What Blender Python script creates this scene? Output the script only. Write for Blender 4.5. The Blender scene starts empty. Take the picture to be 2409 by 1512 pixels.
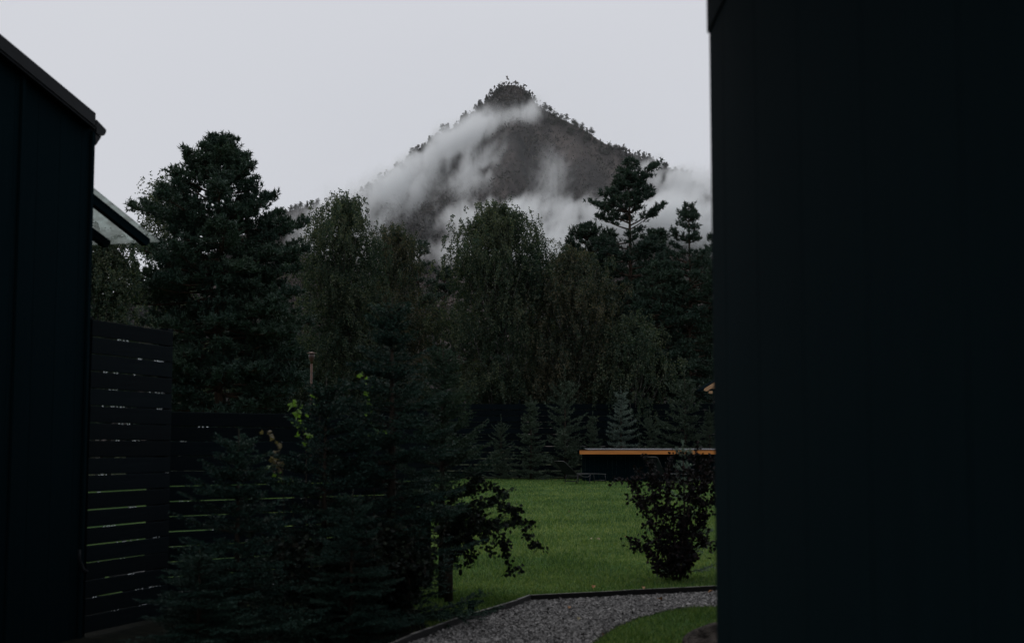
import bpy, math, random
import numpy as np
from mathutils import Vector

R = math.radians
sc = bpy.context.scene
col = sc.collection

# ------------------------------------------------------------------ camera
CAM_Z = 1.5
FPX, CX, CY, HORIZON = 3344.0, 1204.0, 756.0, 1052.0      # a 50 mm lens, pitched up about five degrees
PITCH = math.atan((HORIZON - CY) / FPX)
cd = bpy.data.cameras.new('camera')
cd.sensor_width = 36.0
cd.lens = 50.0
cd.clip_start, cd.clip_end = 0.05, 20000.0
cd.dof.use_dof = True
cd.dof.focus_distance = 60.0
cd.dof.aperture_fstop = 3.2
cam = bpy.data.objects.new('camera', cd)
col.objects.link(cam)
cam.location = (0, 0, CAM_Z)
cam.rotation_euler = (R(90) + PITCH, 0, 0)
sc.camera = cam

# ------------------------------------------------------------------ sky
SUN_EL, SUN_AZ = R(58), R(-25)
world = bpy.data.worlds.new('World')
sc.world = world
world.use_nodes = True
nt = world.node_tree
nt.nodes.clear()
wo = nt.nodes.new('ShaderNodeOutputWorld')
bg = nt.nodes.new('ShaderNodeBackground')
bg.inputs['Strength'].default_value = 0.1
sky = nt.nodes.new('ShaderNodeTexSky')
sky.sky_type = 'NISHITA'
sky.sun_disc = False
sky.sun_elevation = SUN_EL
sky.sun_rotation = SUN_AZ
sky.dust_density = 4.0
tc = nt.nodes.new('ShaderNodeTexCoord')
sep = nt.nodes.new('ShaderNodeSeparateXYZ')
nt.links.new(tc.outputs['Generated'], sep.inputs[0])
ramp = nt.nodes.new('ShaderNodeMapRange')
ramp.inputs['From Min'].default_value = 0.0
ramp.inputs['From Max'].default_value = 1.0
ramp.inputs['To Min'].default_value = 0.0
ramp.inputs['To Max'].default_value = 1.0
nt.links.new(sep.outputs['Z'], ramp.inputs['Value'])
noi = nt.nodes.new('ShaderNodeTexNoise')
noi.inputs['Scale'].default_value = 3.0
noi.inputs['Detail'].default_value = 4.0
nt.links.new(tc.outputs['Generated'], noi.inputs['Vector'])
add = nt.nodes.new('ShaderNodeMath'); add.operation = 'MULTIPLY_ADD'
add.inputs[1].default_value = 0.22; add.inputs[2].default_value = -0.11
nt.links.new(noi.outputs['Fac'], add.inputs[0])
add2 = nt.nodes.new('ShaderNodeMath'); add2.operation = 'ADD'
nt.links.new(add.outputs[0], add2.inputs[0]); nt.links.new(ramp.outputs[0], add2.inputs[1])
oc = nt.nodes.new('ShaderNodeMix'); oc.data_type = 'RGBA'
oc.inputs['A'].default_value = (5.85, 6.02, 6.55, 1)        # overcast cloud at the horizon
oc.inputs['B'].default_value = (7.9, 7.95, 8.2, 1)           # and overhead
nt.links.new(add2.outputs[0], oc.inputs['Factor'])
mx = nt.nodes.new('ShaderNodeMix'); mx.data_type = 'RGBA'
mx.inputs['Factor'].default_value = 0.95
nt.links.new(sky.outputs[0], mx.inputs['A'])
nt.links.new(oc.outputs['Result'], mx.inputs['B'])
nt.links.new(mx.outputs['Result'], bg.inputs['Color'])
nt.links.new(bg.outputs[0], wo.inputs['Surface'])

# ------------------------------------------------------------------ sun behind the cloud
sl = bpy.data.lights.new('sun', 'SUN')
sl.energy = 0.5
sl.angle = R(40)
sl.color = (1.0, 0.97, 0.93)
sun = bpy.data.objects.new('sun', sl)
col.objects.link(sun)
sd = Vector((math.cos(SUN_EL) * math.sin(SUN_AZ), math.cos(SUN_EL) * math.cos(SUN_AZ), math.sin(SUN_EL)))
sun.rotation_euler = sd.to_track_quat('Z', 'Y').to_euler()

# ------------------------------------------------------------------ exposure and render
vs = sc.view_settings
vs.view_transform = 'Standard'
vs.look = 'None'
vs.exposure = 0.0
vs.gamma = 1.0
vs.use_curve_mapping = False
sc.render.engine = 'CYCLES'
cy = sc.cycles
cy.max_bounces = 10
cy.diffuse_bounces = 3
cy.glossy_bounces = 2
cy.transmission_bounces = 4
cy.transparent_max_bounces = 12
cy.volume_bounces = 8
cy.volume_max_steps = 256
cy.use_denoising = True
cy.use_light_tree = True

# ------------------------------------------------------------------ helpers
FWD = np.array([0, math.cos(PITCH), math.sin(PITCH)])
UPV = np.array([0, -math.sin(PITCH), math.cos(PITCH)])
RGT = np.array([1.0, 0, 0])
EYE = np.array([0, 0, CAM_Z])

def ray(x, y):
    return FWD * FPX + RGT * (x - CX) + UPV * (CY - y)

def at(x, y, Y):                       # the point seen at (x, y) that lies Y metres ahead
    d = ray(x, y)
    return EYE + d * (Y / d[1])

def ground_at(x, y, z=0.0):            # the point of the level z seen at (x, y)
    d = ray(x, y)
    return EYE + d * ((z - CAM_Z) / d[2])

def plane_at(x, y, p, n):              # the point seen at (x, y) in the plane through p with normal n
    d = ray(x, y)
    return EYE + d * (np.dot(p - EYE, n) / np.dot(d, n))

def unit(a):
    a = np.asarray(a, float)
    return a / np.maximum(np.linalg.norm(a, axis=-1, keepdims=True), 1e-9)

def mesh(name, V, F, smooth=False):
    """V (n,3); F list of (m,k) index arrays"""
    me = bpy.data.meshes.new(name)
    V = np.ascontiguousarray(V, np.float32)
    if not isinstance(F, (list, tuple)):
        F = [F]
    F = [np.asarray(f, np.int32) for f in F if len(f)]
    me.vertices.add(len(V))
    me.vertices.foreach_set('co', V.ravel())
    nl = sum(f.size for f in F)
    npoly = sum(len(f) for f in F)
    me.loops.add(nl)
    me.loops.foreach_set('vertex_index', np.concatenate([f.ravel() for f in F]))
    me.polygons.add(npoly)
    tot = np.concatenate([np.full(len(f), f.shape[1], np.int32) for f in F])
    start = np.concatenate([[0], np.cumsum(tot)[:-1]]).astype(np.int32)
    me.polygons.foreach_set('loop_start', start)
    try:
        me.polygons.foreach_set('loop_total', tot)
    except Exception:
        pass
    me.polygons.foreach_set('use_smooth', np.full(npoly, bool(smooth)))
    me.update(calc_edges=True)
    return me

def obj(name, me, mat=None, parent=None):
    o = bpy.data.objects.new(name, me)
    col.objects.link(o)
    if mat is not None and me is not None and not me.materials:
        me.materials.append(mat)
    if parent is not None:
        o.parent = parent
    return o

def tag(o, label, cat=None, group=None, kind=None):
    o['label'] = label
    if cat: o['category'] = cat
    if group: o['group'] = group
    if kind: o['kind'] = kind
    return o

def thing(name, label, cat, loc=(0, 0, 0), rz=0.0, group=None):
    o = bpy.data.objects.new(name, None)
    o.empty_display_size = 0.2
    col.objects.link(o)
    o.location = loc
    o.rotation_euler = (0, 0, rz)
    return tag(o, label, cat, group)

def copy_tree(o, parent=None):
    c = o.copy()
    col.objects.link(c)
    c.parent = parent
    for ch in list(o.children):
        copy_tree(ch, c)
    return c

class Geo:
    """collects boxes, tubes and sheets into one mesh"""
    def __init__(s):
        s.v, s.q, s.t, s.n = [], [], [], 0
    def add(s, V, Q=None, T=None):
        V = np.asarray(V, float)
        if Q is not None and len(Q): s.q.append(np.asarray(Q) + s.n)
        if T is not None and len(T): s.t.append(np.asarray(T) + s.n)
        s.v.append(V); s.n += len(V)
        return s
    def prism(s, poly, off):            # poly (k,3) extruded by off
        poly = np.asarray(poly, float); k = len(poly)
        V = np.vstack([poly, poly + np.asarray(off, float)])
        Q = [[i, (i + 1) % k, k + (i + 1) % k, k + i] for i in range(k)]
        T = []
        for i in range(1, k - 1):
            T.append([0, i + 1, i]); T.append([k, k + i, k + i + 1])
        return s.add(V, Q, T)
    def bar(s, a, b, w, h, up=(0, 0, 1), ch=0.0):   # a box from a to b, w wide, h high, edges eased by ch
        a = np.asarray(a, float); b = np.asarray(b, float)
        d = unit(b - a); side = unit(np.cross(d, up)); u = np.cross(side, d)
        w2, h2 = w / 2, h / 2
        if ch > 0:
            pr = [(-w2, -h2 + ch), (-w2 + ch, -h2), (w2 - ch, -h2), (w2, -h2 + ch), (w2, h2 - ch), (w2 - ch, h2), (-w2 + ch, h2), (-w2, h2 - ch)]
        else:
            pr = [(-w2, -h2), (w2, -h2), (w2, h2), (-w2, h2)]
        return s.prism([a + side * x + u * y for x, y in pr], b - a)
    def box(s, lo, hi, ch=0.0):
        lo = np.asarray(lo, float); hi = np.asarray(hi, float)
        c = (lo + hi) / 2
        return s.bar((lo[0], c[1], c[2]), (hi[0], c[1], c[2]), hi[1] - lo[1], hi[2] - lo[2], ch=ch)
    def tube(s, P, rad, sides=6):
        P = np.asarray(P, float); n = len(P)
        rad = np.broadcast_to(np.asarray(rad, float), (n,))
        T = np.gradient(P, axis=0) if n > 2 else np.repeat((P[1] - P[0])[None], n, 0)
        T = unit(T)
        ref = np.array([0.31, 0.17, 0.93]) if abs(T[0][2]) < 0.9 else np.array([0.94, 0.3, 0.1])
        A = unit(np.cross(T, ref)); B = np.cross(T, A)
        ang = np.arange(sides) * 2 * math.pi / sides
        V = (P[:, None] + rad[:, None, None] * (A[:, None] * np.cos(ang)[None, :, None] + B[:, None] * np.sin(ang)[None, :, None])).reshape(-1, 3)
        i = np.arange(n - 1)[:, None] * sides; j = np.arange(sides)[None]; k = (j + 1) % sides
        Q = np.stack([i + j, i + k, i + sides + k, i + sides + j], -1).reshape(-1, 4)
        s.add(V, Q)
        caps = np.array([[0, q + 1, q] for q in range(1, sides - 1)])
        base = s.n - n * sides
        s.t.append(caps + base); s.t.append(caps[:, ::-1] + base + (n - 1) * sides)
        return s
    def lathe(s, prof, centre=(0, 0, 0), sides=16):
        prof = np.asarray(prof, float); n = len(prof)
        a = np.arange(sides) * 2 * math.pi / sides
        V = np.stack([prof[:, 0, None] * np.cos(a), prof[:, 0, None] * np.sin(a), np.repeat(prof[:, 1, None], sides, 1)], -1).reshape(-1, 3) + np.asarray(centre, float)
        i = np.arange(n - 1)[:, None] * sides; j = np.arange(sides)[None]; k = (j + 1) % sides
        return s.add(V, np.stack([i + j, i + k, i + sides + k, i + sides + j], -1).reshape(-1, 4))
    def mesh(s, name, smooth=False):
        F = []
        if s.q: F.append(np.vstack(s.q))
        if s.t: F.append(np.vstack(s.t))
        return mesh(name, np.vstack(s.v), F, smooth)
    def build(s, name, mat, parent=None, smooth=False):
        return obj(name, s.mesh(name, smooth), mat, parent)

# foliage made of many small faces ------------------------------------------------
def perp(D, rng):
    r = rng.normal(size=D.shape)
    return unit(r - (r * D).sum(-1, keepdims=True) * D)

def blades(P, D, L, W, rng):            # thin pointed needles: one triangle each
    n = len(P)
    L = np.broadcast_to(np.asarray(L, float), (n,))[:, None]; W = np.broadcast_to(np.asarray(W, float), (n,))[:, None]
    D = unit(D); S = perp(D, rng)
    V = np.stack([P - S * W / 2, P + S * W / 2, P + D * L], 1).reshape(-1, 3)
    return V, np.arange(3 * n).reshape(-1, 3)

def leaves(P, D, L, W, rng, fold=0.25):  # folded oval leaves: a kite of two triangles joined at the midrib
    n = len(P)
    L = np.broadcast_to(np.asarray(L, float), (n,))[:, None]; W = np.broadcast_to(np.asarray(W, float), (n,))[:, None]
    D = unit(D); S = perp(D, rng); N = np.cross(D, S)
    m = P + D * L * 0.42
    V = np.stack([P, m + S * W / 2 + N * W * fold, P + D * L, m - S * W / 2 + N * W * fold], 1).reshape(-1, 3)
    b = np.arange(n)[:, None] * 4
    return V, np.concatenate([b + [[0, 1, 2]], b + [[0, 2, 3]]], 0)

# ------------------------------------------------------------------ materials
def new_mat(name):
    m = bpy.data.materials.new(name)
    m.use_nodes = True
    m.node_tree.nodes.clear()
    return m, m.node_tree, m.node_tree.nodes, m.node_tree.links

def surf(name, c1, c2=None, rough=0.8, spec=0.3, scale=6.0, detail=5.0, stretch=(1, 1, 1), bump=0.0, bump_scale=None, metal=0.0, lo=0.35, hi=0.65, island=0.0):
    m, t, N, L = new_mat(name)
    out = N.new('ShaderNodeOutputMaterial'); p = N.new('ShaderNodeBsdfPrincipled')
    L.new(p.outputs[0], out.inputs['Surface'])
    p.inputs['Roughness'].default_value = rough
    p.inputs['Specular IOR Level'].default_value = spec
    p.inputs['Metallic'].default_value = metal
    tcx = N.new('ShaderNodeTexCoord'); mp = N.new('ShaderNodeMapping')
    mp.inputs['Scale'].default_value = stretch
    L.new(tcx.outputs['Object'], mp.inputs['Vector'])
    nz = N.new('ShaderNodeTexNoise'); nz.inputs['Scale'].default_value = scale; nz.inputs['Detail'].default_value = detail
    L.new(mp.outputs[0], nz.inputs['Vector'])
    c2 = c2 or c1
    rp = N.new('ShaderNodeValToRGB')
    rp.color_ramp.elements[0].position = lo; rp.color_ramp.elements[1].position = hi
    rp.color_ramp.elements[0].color = (*c1, 1); rp.color_ramp.elements[1].color = (*c2, 1)
    L.new(nz.outputs['Fac'], rp.inputs[0])
    last = rp.outputs[0]
    if island:
        g = N.new('ShaderNodeNewGeometry'); oi = N.new('ShaderNodeObjectInfo')
        ad = N.new('ShaderNodeMath'); ad.operation = 'ADD'
        L.new(g.outputs['Random Per Island'], ad.inputs[0]); L.new(oi.outputs['Random'], ad.inputs[1])
        fr = N.new('ShaderNodeMath'); fr.operation = 'FRACT'; L.new(ad.outputs[0], fr.inputs[0])
        mr = N.new('ShaderNodeMapRange'); mr.inputs['To Min'].default_value = 1 - island; mr.inputs['To Max'].default_value = 1 + island
        L.new(fr.outputs[0], mr.inputs['Value'])
        mm = N.new('ShaderNodeVectorMath'); mm.operation = 'SCALE'
        L.new(last, mm.inputs[0]); L.new(mr.outputs[0], mm.inputs['Scale'])
        last = mm.outputs[0]
    L.new(last, p.inputs['Base Color'])
    if bump:
        b = N.new('ShaderNodeBump'); b.inputs['Strength'].default_value = bump; b.inputs['Distance'].default_value = 0.02
        if bump_scale:
            n2 = N.new('ShaderNodeTexNoise'); n2.inputs['Scale'].default_value = bump_scale; n2.inputs['Detail'].default_value = 5
            L.new(mp.outputs[0], n2.inputs['Vector']); L.new(n2.outputs['Fac'], b.inputs['Height'])
        else:
            L.new(nz.outputs['Fac'], b.inputs['Height'])
        L.new(b.outputs[0], p.inputs['Normal'])
    return m

def leaf_mat(name, cols, trans=0.35, rough=0.55, spec=0.25, patch=0.0, pw=2.2, po=-0.9, rw=0.6):
    """cols: colours picked per leaf; trans: share of light let through"""
    m, t, N, L = new_mat(name)
    out = N.new('ShaderNodeOutputMaterial')
    g = N.new('ShaderNodeNewGeometry'); rp = N.new('ShaderNodeValToRGB')
    e = rp.color_ramp.elements
    while len(e) < len(cols): e.new(0.5)
    for i, c in enumerate(cols):
        e[i].position = i / max(1, len(cols) - 1); e[i].color = (*c, 1)
    if patch:
        tcx = N.new('ShaderNodeTexCoord'); nz = N.new('ShaderNodeTexNoise'); nz.inputs['Scale'].default_value = patch; nz.inputs['Detail'].default_value = 2
        L.new(tcx.outputs['Object'], nz.inputs['Vector'])
        a = N.new('ShaderNodeMath'); a.operation = 'MULTIPLY_ADD'; a.inputs[1].default_value = pw; a.inputs[2].default_value = po
        L.new(nz.outputs['Fac'], a.inputs[0])
        b = N.new('ShaderNodeMath'); b.operation = 'MULTIPLY_ADD'; b.inputs[1].default_value = rw
        L.new(g.outputs['Random Per Island'], b.inputs[0]); L.new(a.outputs[0], b.inputs[2])
        L.new(b.outputs[0], rp.inputs[0])
    else:
        L.new(g.outputs['Random Per Island'], rp.inputs[0])
    p = N.new('ShaderNodeBsdfPrincipled')
    p.inputs['Roughness'].default_value = rough; p.inputs['Specular IOR Level'].default_value = spec
    L.new(rp.outputs[0], p.inputs['Base Color'])
    if trans > 0:
        tr = N.new('ShaderNodeBsdfTranslucent'); mxs = N.new('ShaderNodeMixShader')
        mxs.inputs[0].default_value = trans
        sc_ = N.new('ShaderNodeVectorMath'); sc_.operation = 'MULTIPLY'; sc_.inputs[1].default_value = (1.25, 1.35, 0.7)
        L.new(rp.outputs[0], sc_.inputs[0]); L.new(sc_.outputs[0], tr.inputs['Color'])
        L.new(p.outputs[0], mxs.inputs[1]); L.new(tr.outputs[0], mxs.inputs[2]); L.new(mxs.outputs[0], out.inputs['Surface'])
    else:
        L.new(p.outputs[0], out.inputs['Surface'])
    return m

M = {}
M['black_timber'] = surf('black_timber', (0.0011, 0.0062, 0.0086), (0.0017, 0.0074, 0.0101), rough=0.9, spec=0.02, scale=5, stretch=(9, 9, 0.5), bump=0.08, bump_scale=14, island=0.03)
M['dark_board'] = surf('dark_board', (0.0012, 0.0040, 0.0062), (0.0030, 0.0065, 0.0086), rough=0.8, spec=0.05, scale=4, stretch=(0.6, 0.6, 12), bump=0.1, island=0.25)
M['black_metal'] = surf('black_metal', (0.0035, 0.0050, 0.0068), (0.006, 0.008, 0.0105), rough=0.55, spec=0.1, scale=8)
M['lounger_tube'] = surf('lounger_tube', (0.008, 0.009, 0.011), (0.013, 0.014, 0.016), rough=0.4, spec=0.35, scale=8)
M['pine_needles'] = leaf_mat('pine_needles', [(0.014, 0.033, 0.027), (0.024, 0.047, 0.035), (0.036, 0.060, 0.040)], 0.15, patch=0.35)
M['pine_bark'] = surf('pine_bark', (0.030, 0.024, 0.020), (0.075, 0.048, 0.034), scale=3, stretch=(3, 3, 0.6), bump=0.6, bump_scale=9, rough=0.9, spec=0.1)
M['birch_leaves'] = leaf_mat('birch_leaves', [(0.020, 0.042, 0.031), (0.038, 0.061, 0.042), (0.115, 0.128, 0.082)], 0.38, patch=0.4, pw=1.5, po=-0.72, rw=0.95)
M['autumn_leaves'] = leaf_mat('autumn_leaves', [(0.022, 0.040, 0.030), (0.042, 0.056, 0.040), (0.120, 0.104, 0.068)], 0.38, patch=0.4, pw=1.5, po=-0.72, rw=0.95)
M['birch_bark'] = surf('birch_bark', (0.025, 0.024, 0.023), (0.15, 0.145, 0.135), scale=5, stretch=(1, 1, 3), lo=0.42, hi=0.6, bump=0.3, rough=0.85, spec=0.1)
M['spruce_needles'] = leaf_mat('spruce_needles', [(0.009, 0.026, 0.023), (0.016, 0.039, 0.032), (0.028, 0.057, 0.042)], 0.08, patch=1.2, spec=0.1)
M['larch_needles'] = leaf_mat('larch_needles', [(0.014, 0.032, 0.025), (0.025, 0.048, 0.033), (0.042, 0.069, 0.040)], 0.12, patch=1.2, spec=0.1)
M['blue_needles'] = leaf_mat('blue_needles', [(0.10, 0.15, 0.125), (0.15, 0.21, 0.175), (0.20, 0.26, 0.22)], 0.1, patch=1.2)
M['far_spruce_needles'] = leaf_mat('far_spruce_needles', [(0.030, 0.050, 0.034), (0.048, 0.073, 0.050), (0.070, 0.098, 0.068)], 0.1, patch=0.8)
M['far_blue_needles'] = leaf_mat('far_blue_needles', [(0.065, 0.095, 0.082), (0.10, 0.14, 0.12), (0.14, 0.18, 0.15)], 0.1, patch=0.8)
M['twig_bark'] = surf('twig_bark', (0.02, 0.017, 0.014), (0.045, 0.036, 0.028), scale=20, rough=0.9, spec=0.1, bump=0.3)
M['purple_leaves'] = leaf_mat('purple_leaves', [(0.0035, 0.005, 0.006), (0.007, 0.007, 0.008), (0.016, 0.009, 0.010)], 0.1, rough=0.6, spec=0.08)
M['dark_leaves'] = leaf_mat('dark_leaves', [(0.004, 0.007, 0.007), (0.007, 0.012, 0.009), (0.012, 0.018, 0.011)], 0.1, rough=0.6, spec=0.08)
M['vine_leaves'] = leaf_mat('vine_leaves', [(0.06, 0.12, 0.02), (0.10, 0.19, 0.03), (0.15, 0.24, 0.045)], 0.5, rough=0.45)
M['rust_leaves'] = leaf_mat('rust_leaves', [(0.08, 0.09, 0.04), (0.12, 0.11, 0.06), (0.16, 0.07, 0.05)], 0.4, rough=0.5)
M['grass'] = leaf_mat('grass', [(0.024, 0.058, 0.014), (0.055, 0.112, 0.024), (0.100, 0.156, 0.036), (0.22, 0.265, 0.088)], 0.3, rough=0.55, patch=0.3, pw=1.3, po=-0.72, rw=1.05)
M['soil'] = surf('soil', (0.024, 0.062, 0.015), (0.056, 0.102, 0.025), scale=0.6, detail=8, rough=1.0, spec=0.05)
M['mulch'] = surf('mulch', (0.004, 0.0055, 0.005), (0.012, 0.013, 0.010), scale=9, detail=8, rough=1.0, spec=0.03, bump=0.5)
M['meadow'] = surf('meadow', (0.018, 0.028, 0.012), (0.035, 0.045, 0.018), scale=0.2, detail=8, rough=1.0, spec=0.05)
M['gravel'] = surf('gravel', (0.046, 0.045, 0.0455), (0.19, 0.184, 0.182), scale=30, rough=0.65, spec=0.3, island=0.85)
M['gravel_bed'] = surf('gravel_bed', (0.03, 0.029, 0.029), (0.075, 0.07, 0.07), scale=50, rough=1, spec=0.1, bump=0.6)
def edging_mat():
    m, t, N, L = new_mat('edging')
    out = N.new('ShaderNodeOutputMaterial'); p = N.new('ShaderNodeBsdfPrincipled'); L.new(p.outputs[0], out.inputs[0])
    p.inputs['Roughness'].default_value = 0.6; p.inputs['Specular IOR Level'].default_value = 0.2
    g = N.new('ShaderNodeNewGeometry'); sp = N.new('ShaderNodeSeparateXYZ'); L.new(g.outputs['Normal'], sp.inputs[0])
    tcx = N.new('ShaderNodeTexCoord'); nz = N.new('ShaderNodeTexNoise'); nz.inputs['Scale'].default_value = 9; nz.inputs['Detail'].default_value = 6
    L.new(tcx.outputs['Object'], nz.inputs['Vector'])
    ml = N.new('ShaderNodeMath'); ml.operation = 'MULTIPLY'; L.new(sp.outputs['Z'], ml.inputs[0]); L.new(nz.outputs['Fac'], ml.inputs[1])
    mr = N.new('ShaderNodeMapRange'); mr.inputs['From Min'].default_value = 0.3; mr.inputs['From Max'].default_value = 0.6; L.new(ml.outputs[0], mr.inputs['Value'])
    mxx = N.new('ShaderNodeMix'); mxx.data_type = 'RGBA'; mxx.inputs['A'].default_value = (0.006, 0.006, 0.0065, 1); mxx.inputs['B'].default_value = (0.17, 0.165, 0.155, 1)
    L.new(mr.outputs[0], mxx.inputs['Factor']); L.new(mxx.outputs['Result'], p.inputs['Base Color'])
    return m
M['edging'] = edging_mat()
M['orange_timber'] = surf('orange_timber', (0.44, 0.15, 0.030), (0.56, 0.21, 0.050), scale=2.0, stretch=(0.6, 6, 8), rough=0.5, spec=0.3, bump=0.05)
M['wet_sheet'] = surf('wet_sheet', (0.30, 0.30, 0.32), (0.42, 0.42, 0.44), scale=1.2, rough=0.18, spec=0.6)
M['tan_timber'] = surf('tan_timber', (0.30, 0.17, 0.09), (0.42, 0.25, 0.14), scale=3, stretch=(1, 1, 5), rough=0.6, spec=0.3)
M['copper'] = surf('copper', (0.05, 0.022, 0.014), (0.085, 0.038, 0.023), scale=9, rough=0.45, spec=0.5, metal=0.3)
M['lamp_dark'] = surf('lamp_dark', (0.03, 0.012, 0.009), (0.05, 0.02, 0.014), scale=9, rough=0.4, spec=0.5)
M['boulder'] = surf('boulder', (0.018, 0.016, 0.015), (0.060, 0.052, 0.046), scale=5, detail=9, rough=0.95, spec=0.1, bump=1.0, bump_scale=14)
M['wet_plank'] = surf('wet_plank', (0.10, 0.10, 0.105), (0.17, 0.17, 0.175), scale=6, stretch=(8, 0.8, 8), rough=0.35, spec=0.5)
M['fallen_leaf'] = surf('fallen_leaf', (0.20, 0.085, 0.028), (0.32, 0.16, 0.06), scale=20, rough=0.6, spec=0.3)
M['pale_leaf'] = surf('pale_leaf', (0.22, 0.19, 0.11), (0.30, 0.26, 0.16), scale=20, rough=0.6, spec=0.3)
M['flag_cloth'] = surf('flag_cloth', (0.10, 0.09, 0.09), (0.16, 0.14, 0.14), rough=0.8)
M['sling'] = surf('sling', (0.010, 0.013, 0.016), (0.016, 0.02, 0.024), scale=40, rough=0.8, spec=0.15)
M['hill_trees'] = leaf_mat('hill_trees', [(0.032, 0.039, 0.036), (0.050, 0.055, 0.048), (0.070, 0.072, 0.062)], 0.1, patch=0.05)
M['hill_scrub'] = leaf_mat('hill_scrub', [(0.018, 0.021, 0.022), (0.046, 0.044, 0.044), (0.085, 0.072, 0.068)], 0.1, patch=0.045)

def mountain_mat():
    m, t, N, L = new_mat('mountain_rock')
    out = N.new('ShaderNodeOutputMaterial'); p = N.new('ShaderNodeBsdfPrincipled')
    L.new(p.outputs[0], out.inputs[0])
    p.inputs['Roughness'].default_value = 1; p.inputs['Specular IOR Level'].default_value = 0.05
    tcx = N.new('ShaderNodeTexCoord'); mp = N.new('ShaderNodeMapping'); mp.inputs['Scale'].default_value = (1, 0.5, 0.35)
    L.new(tcx.outputs['Object'], mp.inputs[0])
    a = N.new('ShaderNodeTexNoise'); a.inputs['Scale'].default_value = 0.035; a.inputs['Detail'].default_value = 9; a.inputs['Roughness'].default_value = 0.65
    L.new(mp.outputs[0], a.inputs['Vector'])
    r = N.new('ShaderNodeValToRGB')
    e = r.color_ramp.elements
    e[0].position = 0.34; e[0].color = (0.024, 0.025, 0.027, 1)
    e[1].position = 0.68; e[1].color = (0.13, 0.108, 0.10, 1)
    k = e.new(0.5); k.color = (0.062, 0.056, 0.056, 1)
    L.new(a.outputs['Fac'], r.inputs[0]); L.new(r.outputs[0], p.inputs['Base Color'])
    b = N.new('ShaderNodeBump'); b.inputs['Strength'].default_value = 0.8; b.inputs['Distance'].default_value = 6
    L.new(a.outputs['Fac'], b.inputs['Height']); L.new(b.outputs[0], p.inputs['Normal'])
    return m
M['mountain'] = mountain_mat()

def glass_mat():
    m, t, N, L = new_mat('wet_glass')
    out = N.new('ShaderNodeOutputMaterial')
    tr = N.new('ShaderNodeBsdfTransparent'); tr.inputs[0].default_value = (0.62, 0.67, 0.65, 1)
    gl = N.new('ShaderNodeBsdfGlossy'); gl.inputs['Roughness'].default_value = 0.06
    df = N.new('ShaderNodeBsdfTranslucent'); df.inputs[0].default_value = (0.38, 0.40, 0.39, 1)
    tcx = N.new('ShaderNodeTexCoord')
    nz = N.new('ShaderNodeTexNoise'); nz.inputs['Scale'].default_value = 5; nz.inputs['Detail'].default_value = 6; nz.inputs['Distortion'].default_value = 1.0
    L.new(tcx.outputs['Object'], nz.inputs['Vector'])
    mr = N.new('ShaderNodeMapRange'); mr.inputs['From Min'].default_value = 0.36; mr.inputs['From Max'].default_value = 0.66
    mr.inputs['To Min'].default_value = 0.05; mr.inputs['To Max'].default_value = 0.92
    L.new(nz.outputs['Fac'], mr.inputs['Value'])
    m1 = N.new('ShaderNodeMixShader'); L.new(mr.outputs[0], m1.inputs[0]); L.new(tr.outputs[0], m1.inputs[1]); L.new(df.outputs[0], m1.inputs[2])
    m2 = N.new("ShaderNodeMixShader"); m2.inputs[0].default_value = 0.04; L.new(m1.outputs[0], m2.inputs[1]); L.new(gl.outputs[0], m2.inputs[2])
    L.new(m2.outputs[0], out.inputs[0])
    return m
M['glass'] = glass_mat()
def drop_mat():
    m, t, N, L = new_mat('water_drop')
    out = N.new('ShaderNodeOutputMaterial'); p = N.new('ShaderNodeBsdfPrincipled')
    p.inputs['Base Color'].default_value = (0.9, 0.95, 1, 1); p.inputs['Roughness'].default_value = 0.02
    p.inputs['Transmission Weight'].default_value = 1.0; p.inputs['IOR'].default_value = 1.33
    L.new(p.outputs[0], out.inputs[0])
    return m
M['drop'] = drop_mat()

# ------------------------------------------------------------------ ground
rng = np.random.default_rng(7)
g = Geo()
g.add([(-3000, -300, -0.004), (3000, -300, -0.004), (3000, 6000, -0.004), (-3000, 6000, -0.004)], [[0, 1, 2, 3]])
tag(g.build('ground', M['meadow']), 'dark open ground reaching to the foot of the mountain', kind='structure')
g = Geo()
g.add([(-30, -8, 0), (24, -8, 0), (24, 69.0, 0), (-30, 69.0, 0)], [[0, 1, 2, 3]])
tag(g.build('lawn', M['soil']), 'mown green lawn stretching to the far fence', kind='structure')

bed = [ground_at(x, y) for x, y in ((955, 1560), (1010, 1490), (985, 1440), (945, 1400), (760, 1352))]
bed = [(-14, 4.0, 0.004), (bed[0][0], bed[0][1] - 2.5, 0.004)] + [(p[0], p[1], 0.004) for p in bed] + [(-4.2, 14.6, 0.004), (-14, 12.2, 0.004)]
c0 = np.mean(np.array(bed), 0)
tag(Geo().add([tuple(c0)] + bed, None, [[0, k + 1, (k + 1) % len(bed) + 1] for k in range(len(bed))]).build('planting_bed', M['mulch']), 'dark soil bed under the foreground spruces', kind='structure')
BED = np.array(bed)[:, :2]
def in_bed(x, y):
    r = np.zeros(len(x), bool)
    for k in range(len(BED)):
        a, b = BED[k], BED[k - 1]
        m = ((a[1] > y) != (b[1] > y)) & (x < (b[0] - a[0]) * (y - a[1]) / (b[1] - a[1] + 1e-12) + a[0])
        r ^= m
    return r

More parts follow.
